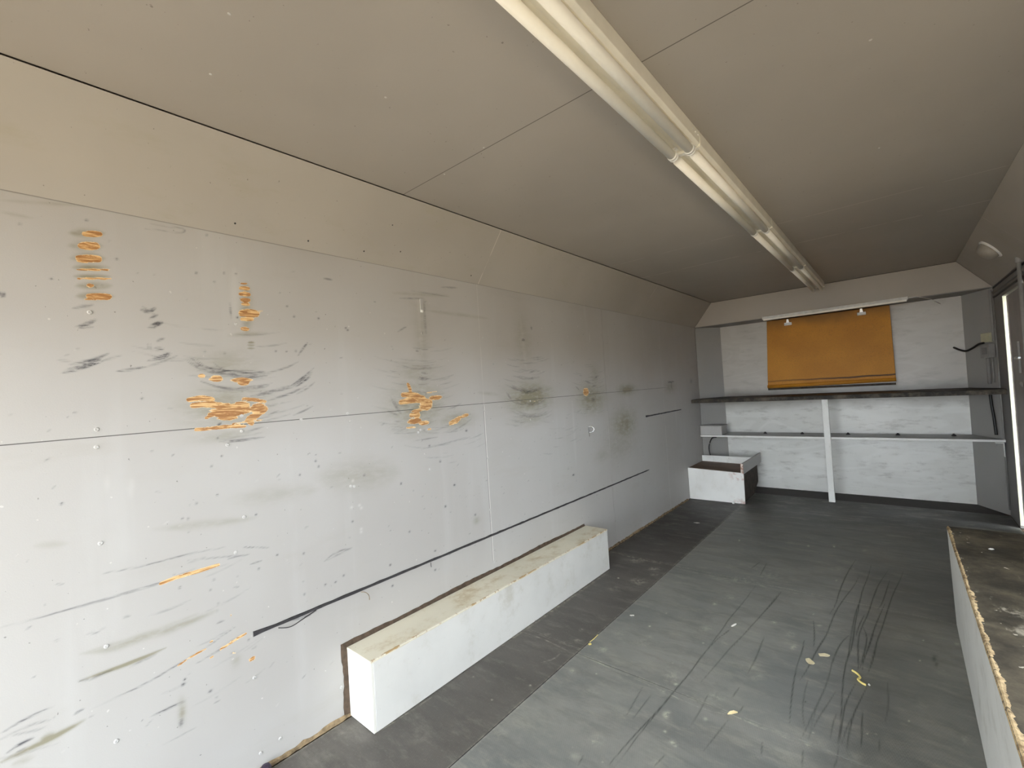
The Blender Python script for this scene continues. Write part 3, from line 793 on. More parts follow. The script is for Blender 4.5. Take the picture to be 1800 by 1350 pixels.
# ---------------------------------------------------------------- mesh helpers
def tag(o, label=None, cat=None, group=None, kind=None):
    if label: o['label'] = label
    if cat: o['category'] = cat
    if group: o['group'] = group
    if kind: o['kind'] = kind
    return o
def empty(name, loc, label, cat, group=None):
    o = bpy.data.objects.new(name, None); COL.objects.link(o)
    o.location = loc; o.empty_display_size = 0.05
    bpy.context.view_layer.update()
    return tag(o, label, cat, group)
def link(name, me, mat, parent=None, smooth=False):
    if mat: me.materials.append(mat)
    if smooth:
        for p in me.polygons: p.use_smooth = True
    o = bpy.data.objects.new(name, me); COL.objects.link(o)
    if parent is not None:
        o.parent = parent
        if parent.type == 'EMPTY': o.matrix_parent_inverse = Matrix.Translation(-parent.location)
    return o
def bm_obj(name, bm, mat, parent=None, smooth=False, bevel=0.0):
    bmesh.ops.recalc_face_normals(bm, faces=bm.faces)
    me = bpy.data.meshes.new(name); bm.to_mesh(me); bm.free()
    o = link(name, me, mat, parent, smooth)
    if bevel:
        b = o.modifiers.new('bevel', 'BEVEL'); b.width = bevel; b.segments = 2; b.limit_method = 'ANGLE'
    return o
def prism(bm, poly, axis, a, b):
    """extrude a 2D polygon along an axis: axis 0 -> poly is (y,z), 1 -> (x,z), 2 -> (x,y)"""
    def mk(p, t):
        return (t, p[0], p[1]) if axis == 0 else (p[0], t, p[1]) if axis == 1 else (p[0], p[1], t)
    v0 = [bm.verts.new(mk(p, a)) for p in poly]; v1 = [bm.verts.new(mk(p, b)) for p in poly]
    k = len(poly)
    bm.faces.new(v0); bm.faces.new(v1[::-1])
    for i in range(k): bm.faces.new((v0[i], v1[i], v1[(i + 1) % k], v0[(i + 1) % k]))
def box(bm, x0, x1, y0, y1, z0, z1): prism(bm, [(x0, y0), (x1, y0), (x1, y1), (x0, y1)], 2, z0, z1)
def obox(name, x0, x1, y0, y1, z0, z1, mat, parent=None, bevel=0.0):
    bm = bmesh.new(); box(bm, x0, x1, y0, y1, z0, z1); return bm_obj(name, bm, mat, parent, bevel=bevel)
def oprism(name, poly, axis, a, b, mat, parent=None, bevel=0.0):
    bm = bmesh.new(); prism(bm, poly, axis, a, b); return bm_obj(name, bm, mat, parent, bevel=bevel)
def hexa(bm, q0, q1):
    """solid between two quads given as 4 points each"""
    a = [bm.verts.new(p) for p in q0]; b = [bm.verts.new(p) for p in q1]
    bm.faces.new(a); bm.faces.new(b[::-1])
    for i in range(4): bm.faces.new((a[i], b[i], b[(i + 1) % 4], a[(i + 1) % 4]))
def tube(bm, pts, r, n=10, caps=True):
    pts = [Vector(p) for p in pts]; rings = []
    rs = r if isinstance(r, (list, tuple)) else [r] * len(pts)
    up = Vector((0, 0, 1))
    for i, p in enumerate(pts):
        d = (pts[min(i + 1, len(pts) - 1)] - pts[max(i - 1, 0)]).normalized()
        ref = up if abs(d.dot(up)) < 0.95 else Vector((1, 0, 0))
        s = d.cross(ref).normalized(); t = s.cross(d)
        rings.append([bm.verts.new(p + (s * math.cos(2 * math.pi * k / n) + t * math.sin(2 * math.pi * k / n)) * rs[i]) for k in range(n)])
    for a, b in zip(rings, rings[1:]):
        for k in range(n): bm.faces.new((a[k], a[(k + 1) % n], b[(k + 1) % n], b[k]))
    if caps: bm.faces.new(rings[0][::-1]); bm.faces.new(rings[-1])
def spline(pts, k=6):
    P = [Vector(p) for p in pts]; out = []
    for i in range(len(P) - 1):
        p0, p1, p2, p3 = P[max(i - 1, 0)], P[i], P[i + 1], P[min(i + 2, len(P) - 1)]
        for j in range(k):
            t = j / k
            out.append(0.5 * ((2 * p1) + (p2 - p0) * t + (2 * p0 - 5 * p1 + 4 * p2 - p3) * t * t + (3 * p1 - p0 - 3 * p2 + p3) * t ** 3))
    out.append(P[-1]); return out
def otube(name, pts, r, mat, parent=None, n=10, sm=True): 
    bm = bmesh.new(); tube(bm, pts, r, n); return bm_obj(name, bm, mat, parent, smooth=sm)
def lathe(bm, prof, c, axis, n=24):
    """prof: (radius, height) list along axis vector from centre c"""
    a = Vector(axis).normalized(); ref = Vector((0, 0, 1)) if abs(a.z) < 0.9 else Vector((1, 0, 0))
    s = a.cross(ref).normalized(); t = a.cross(s); c = Vector(c); rings = []
    for r, h in prof:
        rings.append([bm.verts.new(c + a * h + (s * math.cos(2 * math.pi * k / n) + t * math.sin(2 * math.pi * k / n)) * max(r, 1e-5)) for k in range(n)])
    for p, q in zip(rings, rings[1:]):
        for k in range(n): bm.faces.new((p[k], p[(k + 1) % n], q[(k + 1) % n], q[k]))
    bm.faces.new(rings[0][::-1]); bm.faces.new(rings[-1])

# ---------------------------------------------------------------- wear raster on grids
def chaikin(p):
    p = [np.array(a, float) for a in p]
    if len(p) < 3: return p
    q = [p[0]]
    for a, b in zip(p, p[1:]): q += [a * 0.75 + b * 0.25, a * 0.25 + b * 0.75]
    q.append(p[-1]); return q
IDX = {'w': 0, 's': 1, 'g': 2, 'p': 3}
def stroke(A, U, V, k, w, s, pts, minw=0.0):
    """A: (nu,nv,4), U, V: 1D coordinates; distance to a polyline with tapering ends"""
    pts = chaikin(pts); w = max(w, minw)
    L = [0.0]
    for a, b in zip(pts, pts[1:]): L.append(L[-1] + np.linalg.norm(b - a))
    tot = max(L[-1], 1e-6)
    reach = w * 3
    for i, (a, b) in enumerate(zip(pts, pts[1:])):
        u0, u1 = min(a[0], b[0]) - reach, max(a[0], b[0]) + reach
        v0, v1 = min(a[1], b[1]) - reach, max(a[1], b[1]) + reach
        i0, i1 = np.searchsorted(U, [u0, u1]); j0, j1 = np.searchsorted(V, [v0, v1])
        if i1 <= i0 or j1 <= j0: continue
        uu = U[i0:i1, None]; vv = V[None, j0:j1]
        d = b - a; l2 = max(d @ d, 1e-12)
        t = np.clip(((uu - a[0]) * d[0] + (vv - a[1]) * d[1]) / l2, 0, 1)
        dist = np.hypot(uu - a[0] - t * d[0], vv - a[1] - t * d[1])
        g = (L[i] + t * (L[i + 1] - L[i])) / tot
        if k == 'w':
            ww = w * (0.82 + 0.18 * np.sin(np.pi * g)); val = s * np.clip(1.7 - dist / ww, 0, 1)
        else:
            tp = np.clip(np.sin(np.pi * np.clip(g, 0, 1)), 0.0, 1) ** 0.6
            ww = w * (0.35 + 0.65 * tp); val = s * (0.35 + 0.65 * tp) * np.exp(-(dist / ww) ** 2)
        sl = A[i0:i1, j0:j1, IDX[k]]
        np.maximum(sl, val, out=sl)
def blob(A, U, V, k, ux, uy, vx, vy, s, cu, cv):
    """ellipse whose half axes are the vectors (ux,uy) and (vx,vy)"""
    eu = abs(ux) + abs(vx); ev = abs(uy) + abs(vy)
    i0, i1 = np.searchsorted(U, [cu - 2.2 * eu, cu + 2.2 * eu]); j0, j1 = np.searchsorted(V, [cv - 2.2 * ev, cv + 2.2 * ev])
    if i1 <= i0 or j1 <= j0: return
    du = U[i0:i1, None] - cu; dv = V[None, j0:j1] - cv
    det = ux * vy - uy * vx
    a = (du * vy - dv * vx) / det; b = (-du * uy + dv * ux) / det
    r = np.hypot(a, b)
    val = s * np.clip(1.6 - r, 0, 1) if k == 'w' else s * np.exp(-(r ** 2) * (1.6 if k != 'g' else 1.1))
    sl = A[i0:i1, j0:j1, IDX[k]]
    np.maximum(sl, val, out=sl)
def grid_mesh(name, P, A, slab):
    """P: (nu,nv,3) points, A: (nu,nv,4) wear; slab: list of extra (verts, faces) closing the back"""
    nu, nv = P.shape[:2]
    v = P.reshape(-1, 3); idx = np.arange(nu * nv).reshape(nu, nv)
    f = np.stack([idx[:-1, :-1], idx[1:, :-1], idx[1:, 1:], idx[:-1, 1:]], -1).reshape(-1, 4)
    a = A.reshape(-1, 4)
    ev, ef = slab
    f = np.concatenate([f, np.array(ef) + len(v)]); v = np.concatenate([v, np.array(ev, float)]); a = np.concatenate([a, np.zeros((len(ev), 4))])
    me = bpy.data.meshes.new(name)
    me.vertices.add(len(v)); me.vertices.foreach_set('co', v.astype(np.float32).ravel())
    me.loops.add(f.size); me.loops.foreach_set('vertex_index', f.astype(np.int32).ravel())
    me.polygons.add(len(f)); me.polygons.foreach_set('loop_start', np.arange(0, f.size, 4, dtype=np.int32))
    me.update(calc_edges=True)
    at = me.attributes.new('wear', 'FLOAT_COLOR', 'POINT')
    at.data.foreach_set('color', a.astype(np.float32).ravel())
    me.validate(); me.update()
    return me
def slab_box(x0, x1, y0, y1, z0, z1):
    v = [(x, y, z) for z in (z0, z1) for y in (y0, y1) for x in (x0, x1)]
    f = [(0, 2, 3, 1), (4, 5, 7, 6), (0, 1, 5, 4), (2, 6, 7, 3), (0, 4, 6, 2), (1, 3, 7, 5)]
    return v, f

# ================================================================ STRUCTURE
U = np.concatenate([np.arange(YR, -0.2, 0.04), np.arange(-0.2, 3.2, 0.004), np.arange(3.2, YH + 0.004, 0.008)])
V = np.arange(0.0, ZS + 0.003, 0.004)
V[-1] = ZS
A = np.zeros((len(U), len(V), 4))
for k, w, s, pts in WALL_STROKES:
    if k != 's' or w < 0.0045: stroke(A, U, V, k, w, s * (1.15 if k == 's' else 1.0), pts, 0.0022); continue
    stroke(A, U, V, k, w * 0.9, s * 0.35, pts, 0.0025)
    a = np.array(pts, float); dv = a[-1] - a[0]; nv = np.array([-dv[1], dv[0]]) / max(np.linalg.norm(dv), 1e-6)
    for j in range(7):            # a broad scuff is a bundle of thin rubber streaks
        o_ = RNG.uniform(-0.9, 0.9) * w; sh = RNG.uniform(-0.12, 0.12); k0, k1 = RNG.uniform(0.55, 1.05, 2)
        c_ = a.mean(0); b_ = c_ + (a - c_) * np.where(np.arange(len(a)) < len(a) / 2, k0, k1)[:, None] + nv * o_ + dv * sh
        stroke(A, U, V, k, 0.0026, min(1.0, s * RNG.uniform(0.8, 1.3)), [tuple(q) for q in b_], 0.0022)
for k, ry, rz, s, y, z in WALL_BLOBS: blob(A, U, V, k, max(ry, 0.004), 0, 0, max(rz, 0.004), s, y, z)
# many faint concentric swing marks around the worn patches
for (cy, cz, n_, ry, rz) in ((0.53, 1.36, 26, 0.26, 0.20), (1.36, 1.30, 60, 0.26, 0.22), (2.21, 1.26, 50, 0.25, 0.22), (2.95, 1.26, 30, 0.25, 0.20), (1.55, 1.02, 16, 0.30, 0.10), (0.30, 0.55, 14, 0.35, 0.28), (2.55, 0.95, 14, 0.3, 0.15)):
    for i in range(n_):
        y = cy + RNG.uniform(-1, 1) * ry * 0.8; z = cz + RNG.uniform(-1, 1) * rz
        l = RNG.uniform(0.02, 0.08); cur = (y - cy) * 0.5
        stroke(A, U, V, 's', 0.0028, RNG.uniform(0.12, 0.38), [(y - l, z - cur * l * 2 + l * 0.08), (y, z), (y + l, z + cur * l * 2 + l * 0.08)])
# noise of small knocks all over
for i in range(420):
    y = RNG.uniform(-0.1, 4.6); z = RNG.beta(1.3, 1.6) * 1.85; l = RNG.uniform(0.002, 0.02)
    t = RNG.uniform(-0.4, 0.8)
    stroke(A, U, V, 's' if RNG.rand() < 0.9 else 'p', 0.0022, RNG.uniform(0.2, 0.6), [(y, z), (y + l, z + l * t)])
P = np.zeros((len(U), len(V), 3)); P[..., 1] = U[:, None]; P[..., 2] = V[None]
wl = link('wall_left', grid_mesh('wall_left', P, A, slab_box(-0.05, -0.0015, YR, YH + 0.02, 0.0, ZS)), MT['wall'])
tag(wl, 'grey painted plywood left wall with worn orange patches and black scuffs', None, None, 'structure')

def slope(name, x0, z0, x1, z1, y0, y1, mat):
    d = Vector((x1 - x0, z1 - z0)).normalized(); nrm = Vector((-d.y, d.x)) * 0.02
    if nrm.y < 0: nrm = -nrm
    o = oprism(name, [(x0, z0), (x1, z1), (x1 + nrm.x, z1 + nrm.y), (x0 + nrm.x, z0 + nrm.y)], 1, y0, y1, mat)
    return tag(o, kind='structure')
slope('wall_left_upper', 0.002, ZS - 0.002, XS0 - 0.003, ZC - 0.004, YR, YH, MT['slope'])
slope('wall_right_upper', W - 0.002, ZS, XS1, ZC - 0.001, YR, YH, MT['slope'])
tag(obox('ceiling', XS0 - 0.001, XS1, YR, YH, ZC, ZC + 0.018, MT['ceil']), kind='structure')
# dark outer shell behind all panels
bm = bmesh.new()
box(bm, -0.10, W + 0.08, YR, YB + 0.12, ZC + 0.03, ZC + 0.08)
box(bm, -0.10, -0.055, YR, YB + 0.12, -0.2, ZC + 0.03)
prism(bm, [(-0.055, ZS + 0.01), (-0.055, ZC + 0.03), (0.1, ZC + 0.03)], 1, YR, YH + 0.02)
box(bm, -0.055, W + 0.03, YB + 0.02, YB + 0.12, -0.2, ZC + 0.03)
tag(bm_obj('wall_outer', bm, MT['shell']), kind='structure')
# right wall with a doorway
DY0, DY1, DZ = 3.95, 5.04, 1.765
bm = bmesh.new()
HY0, HY1, HZ0, HZ1 = 0.70, 2.45, 0.95, 1.42   # unseen opening, added over the right box to light the left wall
box(bm, W, W + 0.06, YR, HY0, 0, ZS); box(bm, W, W + 0.06, HY1, DY0, 0, ZS)
box(bm, W, W + 0.06, HY0, HY1, 0, HZ0); box(bm, W, W + 0.06, HY0, HY1, HZ1, ZS); box(bm, W, W + 0.06, DY1, YH + 0.02, 0, ZS); box(bm, W, W + 0.06, DY0, DY1, DZ, ZS)
box(bm, W + 0.03, W + 0.08, YR, YB + 0.12, ZS + 0.001, ZC + 0.03)
box(bm, W + 0.03, W + 0.06, YH + 0.021, YB + 0.12, -0.2, ZS)
tag(bm_obj('wall_right', bm, MT['dpaint']), kind='structure')
# front header, bay and soffit
tag(oprism('wall_front_header', [(0.004, ZS - 0.004), (W - 0.004, ZS), (XS1 + 0.0, ZC - 0.004), (XS0, ZC - 0.004)], 1, YH, YH + 0.018, MT['header']), kind='structure')
tag(oprism('ceiling_bay', [(0.0, YH + 0.019), (W, YH + 0.019), (BX1 + 0.02, YB + 0.02), (BX0 - 0.02, YB + 0.02)], 2, ZS - 0.006, ZS + 0.02, MT['dpaint']), kind='structure')
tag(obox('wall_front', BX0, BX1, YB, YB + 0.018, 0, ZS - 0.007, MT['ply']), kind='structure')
bm = bmesh.new(); prism(bm, [(0.0, YH + 0.02), (BX0, YB), (BX0 - 0.03, YB + 0.015), (-0.04, YH + 0.02)], 2, 0, ZS - 0.007)
tag(bm_obj('wall_front_left', bm, MT['baydiag']), kind='structure')
bm = bmesh.new(); prism(bm, [(W, YH + 0.02), (BX1, YB), (BX1 + 0.02, YB + 0.015), (W + 0.028, YH + 0.02)], 2, 0, ZS - 0.007)
tag(bm_obj('wall_front_right', bm, MT['baydiag']), kind='structure')
tag(obox('floor', -0.05, W + 0.06, YR, YB + 0.02, -0.05, -0.008, MT['under']), kind='structure')
tag(obox('unseen_rear_header', -0.05, W + 0.06, YR, YR + 0.05, 1.87, ZC + 0.03, MT['dpaint']), kind='structure')  # unseen header, set low to cut the light on the upper walls
# screws in the left wall
bm0 = bmesh.new(); lathe(bm0, [(0.0062, 0.0), (0.0060, 0.0012), (0.0045, 0.0022), (0.0018, 0.0024), (0.0014, 0.0010), (0.0, 0.0010)], (0, 0, 0), (1, 0, 0), 14)
sm = bpy.data.meshes.new('screw'); bmesh.ops.recalc_face_normals(bm0, faces=bm0.faces); bm0.to_mesh(sm); bm0.free(); sm.materials.append(MT['screw'])
for i, (y, z) in enumerate(SCREWS):
    o = bpy.data.objects.new('screw', sm); COL.objects.link(o); o.parent = wl; o.location = (0.0, y, z)
# screws along the slope and ceiling
sm2 = sm.copy(); sm2.materials.clear(); sm2.materials.append(MT['rubber'])
sl = bpy.data.objects['wall_left_upper']; ce = bpy.data.objects['ceiling']
ang = math.atan2(ZC - ZS, XS0)
for (x, y, z) in CHAM:
    o = bpy.data.objects.new('screw', sm2); COL.objects.link(o); o.parent = sl
    o.location = (x + 0.0, y, z - 0.001); o.scale = (0.6, 0.55, 0.55); o.rotation_euler = (0, math.radians(38), 0)
for (x, y) in CEIL:
    o = bpy.data.objects.new('screw', sm); COL.objects.link(o); o.parent = ce
    o.scale = (0.7, 0.6, 0.6); o.location = (x, y, ZC); o.rotation_euler = (0, math.radians(90), 0)

# baseboard: ragged bare wood edge where wall meets floor
bm = bmesh.new(); prev = None
y = YR
while y < 4.85:
    h = 0.012 + RNG.uniform(-0.004, 0.006); t = 0.010 + RNG.uniform(-0.003, 0.004)
    cur = [bm.verts.new(p) for p in ((0.0005, y, 0.0), (t, y, 0.0), (t * 0.8, y, h * 0.7), (0.0005, y, h))]
    if prev:
        for a in range(4): bm.faces.new((prev[a], prev[(a + 1) % 4], cur[(a + 1) % 4], cur[a]))
    else: bm.faces.new(cur)
    prev = cur; y += RNG.uniform(0.012, 0.04)
bm.faces.new(prev[::-1])
tag(bm_obj('baseboard_left', bm, MT['tan']), kind='structure')

# ================================================================ RUBBER MATS
def mat(name, x0, x1, y0, y1, top, m, label, step=0.0036, marks=True):
    Ux = np.arange(x0, x1 + 1e-6, step)
    ya = max(y0, 1.05)
    Vy = np.concatenate([np.arange(y0, ya, 0.05), np.arange(ya, y1 + 1e-6, step * 1.1)])
    Ux[-1] = x1; Vy[-1] = y1
    A = np.zeros((len(Ux), len(Vy), 4))
    for k, w, s, pts in FLOOR_STROKES: stroke(A, Ux, Vy, k, w * 0.8, s * 1.15, pts, 0.0023)
    for k, ux, uy, vx, vy, s, cx, cy in FLOOR_BLOBS: blob(A, Ux, Vy, k, ux, uy, vx, vy, s, cx, cy)
    # dusty worn rims
    eu = np.minimum(Ux - x0, x1 - Ux)[:, None]; ev = np.minimum(Vy - y0, y1 - Vy)[None]
    if y1 > 5: ev = ev + 9.0 * (Vy[None] > 4)
    e = np.minimum(eu + 0 * ev, ev + 0 * eu)
    A[..., 3] = np.maximum(A[..., 3], 0.45 * np.exp(-(e / 0.006) ** 2))
    P = np.zeros((len(Ux), len(Vy), 3)); P[..., 0] = Ux[:, None]; P[..., 1] = Vy[None]
    P[..., 2] = top
    me = grid_mesh(name, P, A, slab_box(x0, x1, y0, y1, -0.0078, top - 0.0004))
    o = link(name, me, m)
    return tag(o, label, 'rubber mat', 'rubber mats laid over the trailer floor')
XM = 0.527
tag(otube('trim_6', [(XM, YR + 0.01, -0.001), (XM, YH - 0.01, -0.001)], 0.0028, MT['black'], None, 6), kind='structure')
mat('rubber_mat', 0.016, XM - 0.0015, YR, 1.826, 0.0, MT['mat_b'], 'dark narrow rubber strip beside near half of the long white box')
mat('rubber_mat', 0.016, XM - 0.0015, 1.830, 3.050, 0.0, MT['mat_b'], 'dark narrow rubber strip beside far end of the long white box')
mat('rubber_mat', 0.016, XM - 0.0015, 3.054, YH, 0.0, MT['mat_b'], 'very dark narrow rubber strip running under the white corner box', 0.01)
mat('rubber_mat', XM + 0.0015, W - 0.004, YR, 1.790, 0.001, MT['mat_a'], 'large grey rubber sheet nearest the viewer, below the pale cross seam')
mat('rubber_mat', XM + 0.0015, W - 0.004, 1.794, 3.040, 0.001, MT['mat_a'], 'large grey rubber sheet in the middle with long black curved scratches')
o = mat('rubber_mat', XM + 0.0015, W - 0.004, 3.044, YH, 0.001, MT['mat_a'], 'large dark rubber sheet at the far end before the shelves')
tag(obox('floor_bay', 0.03, W - 0.03, YH + 0.002, YB - 0.001, -0.0078, -0.001, MT['under2']), kind='structure')

# ================================================================ LEFT LONG BOX
BY0, BY1, BW, BH = 0.914, 2.760, 0.180, 0.276
t = empty('wheel_box', (BW / 2, (BY0 + BY1) / 2, 0), 'long low white painted box with yellowed top against the left wall', 'box')
obox('front_panel', BW - 0.014, BW, BY0 + 0.012, BY1, 0.002, BH - 0.010, MT['wbox'], t, 0.0015)
obox('end_panel', 0.008, BW - 0.0005, BY0, BY0 + 0.012, 0.002, BH - 0.010, MT['wboxend'], t, 0.0015)['label'] = 'bright white end panel'
obox('end_panel', 0.008, BW - 0.0145, BY1 - 0.014, BY1 - 0.001, 0.002, BH - 0.010, MT['wbox'], t)
obox('top_panel', 0.008, BW + 0.001, BY0 - 0.001, BY1 + 0.001, BH - 0.0098, BH, MT['wboxtop'], t, 0.0015)['label'] = 'yellow stained top panel'
bm = bmesh.new(); prev = None; y = BY0
while y < BY1 - 0.01:
    w_ = 0.0015 + abs(RNG.normal()) * 0.0018 * (1.0 if y < 1.9 else 0.4)
    cur = [bm.verts.new(p) for p in ((BW - 0.002 - w_, y, BH + 0.0005), (BW + 0.0018, y, BH + 0.0003), (BW + 0.0018, y, BH - 0.003 - w_ * 0.5))]
    if prev:
        for a in range(3): bm.faces.new((prev[a], prev[(a + 1) % 3], cur[(a + 1) % 3], cur[a]))
    prev = cur; y += RNG.uniform(0.006, 0.02)
bm_obj('worn_edge', bm, white_board('worn_white_edge', (0.85, 0.80, 0.66), (0.45, 0.28, 0.10), 0.48, 0.56, 0.9, k=16), t)['label'] = 'chipped pale front edge'
bm = bmesh.new(); prev = None; y = BY0 - 0.022
while y < BY1:
    h = 0.016 + 0.003 * math.sin(y * 9) + RNG.uniform(-0.002, 0.002)
    cur = [bm.verts.new(p) for p in ((0.0003, y, BH - 0.004), (0.0075, y, BH - 0.004), (0.002, y, BH + h), (0.0003, y, BH + h))]
    if prev:
        for a in range(4): bm.faces.new((prev[a], prev[(a + 1) % 4], cur[(a + 1) % 4], cur[a]))
    else: bm.faces.new(cur)
    prev = cur; y += 0.03
bm.faces.new(prev[::-1])
prev = None; z = 0.003
while z < BH + 0.012:
    h = 0.020 + 0.004 * math.sin(z * 30) + RNG.uniform(-0.002, 0.002)
    cur = [bm.verts.new(p) for p in ((0.0003, BY0 - h, z), (0.002, BY0 - h, z), (0.0075, BY0 + 0.001, z), (0.0003, BY0 + 0.001, z))]
    if prev:
        for a in range(4): bm.faces.new((prev[a], prev[(a + 1) % 4], cur[(a + 1) % 4], cur[a]))
    else: bm.faces.new(cur)
    prev = cur; z += 0.02
bm.faces.new(prev[::-1])
bm_obj('sealant_gap', bm, MT['gap'], t)['label'] = 'brown ragged gap strip along the wall'

# ================================================================ RIGHT BOX
RX, RY0, RY1, RH = 1.905, 0.55, 3.03, 0.48
t = empty('wheel_box', ((RX + W) / 2, (RY0 + RY1) / 2, 0), 'grey sided box with dark scraped top and chipped edge, bottom right', 'box')
bm = bmesh.new(); hexa(bm, [(1.893, RY0, 0.002), (1.907, RY0, 0.002), (1.926, RY1, 0.002), (1.913, RY1, 0.002)], [(RX, RY0, RH - 0.014), (RX + 0.014, RY0, RH - 0.014), (RX + 0.014, RY1, RH - 0.014), (RX, RY1, RH - 0.014)])
bm_obj('front_panel', bm, MT['palewood'], t, bevel=0.001)
obox('end_panel', RX + 0.022, W - 0.002, RY1 - 0.016, RY1 - 0.002, 0.002, RH - 0.014, MT['gbox'], t)
obox('end_panel', RX + 0.022, W - 0.002, RY0 + 0.002, RY0 + 0.016, 0.002, RH - 0.014, MT['gbox'], t)
obox('top_panel', RX, W - 0.002, RY0, RY1, RH - 0.0135, RH, MT['btop'], t)['label'] = 'dark scraped top panel'
bm = bmesh.new(); prev = None; y = RY0; cw = 0.008; cd = 0.006
while y < RY1 - 0.003:
    am = 1.0 if y < 2.2 else 0.6
    cw += (abs(RNG.normal()) * 0.010 * am + 0.004 - cw) * 0.30; cd += (abs(RNG.normal()) * 0.004 * am + 0.001 - cd) * 0.25
    o_ = RNG.uniform(-0.0005, 0.0006)
    cur = [bm.verts.new(p) for p in ((RX + cw, y, RH + 0.0006), (RX + cw * 0.4, y, RH + 0.0022 + RNG.uniform(0, 0.001)), (RX + 0.001 - o_, y, RH + 0.0004), (RX - 0.0015 - o_, y, RH - 0.004), (RX - 0.001, y, RH - 0.006 - cd), (RX + 0.004, y, RH - 0.006))]
    if prev:
        for a in range(6): bm.faces.new((prev[a], prev[(a + 1) % 6], cur[(a + 1) % 6], cur[a]))
    prev = cur; y += RNG.uniform(0.003, 0.008)
bm_obj('chipped_edge', bm, MT['chip'], t)['label'] = 'splintered raw wood edge'

# ================================================================ CORNER TRAY BOX
t = empty('tray_box', (0.27, 5.1, 0), 'white box with raised rim and red stains in the far left corner', 'box')
bm = bmesh.new(); hexa(bm, [(0.004, 4.87, 0.002), (0.546, 4.87, 0.004), (0.550, 4.87, 0.311), (0.002, 4.87, 0.333)], [(0.004, 4.884, 0.002), (0.546, 4.884, 0.004), (0.550, 4.884, 0.311), (0.002, 4.884, 0.333)])
bm_obj('front_panel', bm, MT['tray'], t, bevel=0.001)
bm = bmesh.new(); hexa(bm, [(0.002, 4.884, 0.318), (0.530, 4.884, 0.300), (0.530, 5.35, 0.305), (0.002, 5.35, 0.320)], [(0.002, 4.884, 0.330), (0.530, 4.884, 0.311), (0.530, 5.35, 0.316), (0.002, 5.35, 0.331)])
bm_obj('top_panel', bm, MT['brown'], t)['label'] = 'brown top board'
obox('rear_rim', 0.002, 0.528, 5.351, 5.365, 0.30, 0.396, MT['palewood'], t, 0.001)
bm = bmesh.new(); box(bm, 0.531, 0.546, 4.885, 5.66, 0.297, 0.404)
bm_obj('side_rim', bm, MT['gbox'], t, bevel=0.001)
obox('corner_post', 0.526, 0.549, 4.868, 4.884, 0.312, 0.404, white_board('chipped_post_paint', (0.78, 0.70, 0.62), (0.40, 0.20, 0.13), 0.42, 0.5, 0.9, k=24), t)
bm = bmesh.new(); ys = [4.885 + i * 0.04 for i in range(17)]
prevv = None
for i, y in enumerate(ys):
    top = 0.296; bot = 0.004 + (0.0 if i < 12 else 0.02 * (i - 11)) + RNG.uniform(0, 0.006)
    cur = [bm.verts.new(p) for p in ((0.520, y, bot), (0.532, y, bot), (0.532, y, top), (0.520, y, top))]
    if prevv:
        for a in range(4): bm.faces.new((prevv[a], prevv[(a + 1) % 4], cur[(a + 1) % 4], cur[a]))
    else: bm.faces.new(cur)
    prevv = cur
bm.faces.new(prevv[::-1])
bm_obj('side_panel', bm, MT['dbrown'], t)['label'] = 'dark raw plywood side'
obox('foot', 0.432, 0.450, 4.845, 4.865, 0.0005, 0.022, MT['palewood'], t)

# ================================================================ SHELVES
def bay_poly(y0, gap=0.004, depth=0.0):
    g = gap
    f = (YB - YH) / BX0
    p = [(g, y0), (W - g, y0)]
    if y0 < YH: p.append((W - g, YH))
    yy = YB - g - depth
    p += [(BX1 - g, yy), (BX0 + g, yy)]
    if y0 < YH: p.append((g, YH))
    return p
t = empty('wall_shelf', (1.2, 5.42, 1.02), 'dark worn full width upper shelf below the orange board', 'shelf')
oprism('shelf_board', bay_poly(5.125), 2, 1.030, 1.050, MT['dshelf'], t, 0.001)
obox('front_lip', 0.004, W - 0.004, 5.108, 5.1245, 1.012, 1.046, MT['dshelf'], t, 0.001)
t = empty('wall_shelf', (1.2, 5.5, 0.61), 'thin pale grey lower shelf crossing behind the upright post', 'shelf')
oprism('shelf_board', bay_poly(5.352, 0.004), 2, 0.612, 0.627, MT['shelfp'], t)
obox('front_lip', 0.004, W - 0.004, 5.336, 5.3515, 0.612, 0.631, MT['palewood'], t, 0.001)['label'] = 'pale front lip'
for x in (0.62, 0.97, 1.36, 1.74, 2.12):
    bm = bmesh.new(); lathe(bm, [(0.016, 0), (0.018, 0.006), (0.010, 0.013), (0.006, 0.02)], (x, 5.60, 0.6275), (0, 0, 1), 12)
    bm_obj('peg', bm, MT['rubber'], t)
bm = bmesh.new(); box(bm, W - 0.016, W - 0.012, 5.345, 5.385, 0.49, 0.605); box(bm, W - 0.06, W - 0.012, 5.345, 5.385, 0.600, 0.6055)
bm_obj('angle_bracket', bm, MT['cap'], t)['label'] = 'white steel angle bracket at right end'
tag(obox('support_post', 1.192, 1.243, 5.296, 5.334, 0.002, 1.011, MT['palewood'], None, 0.002), 'upright pale wooden post standing below the middle of the dark shelf', 'post')
t = empty('equipment_box', (0.12, 5.45, 0.635), 'small grey lidded box at the left end of the lower shelf', 'box')
obox('case', 0.006, 0.240, 5.338, 5.55, 0.635, 0.728, MT['gbox'], t, 0.002)
obox('lid', 0.004, 0.243, 5.336, 5.552, 0.7285, 0.738, MT['gbox'], t, 0.001)
tag(otube('power_cable', spline([(0.16, 5.40, 0.602), (0.11, 5.41, 0.590), (0.075, 5.415, 0.52), (0.068, 5.41, 0.45), (0.085, 5.40, 0.34)]), 0.007, MT['black']), 'short black cable hanging below the left end of the lower shelf', 'cable')

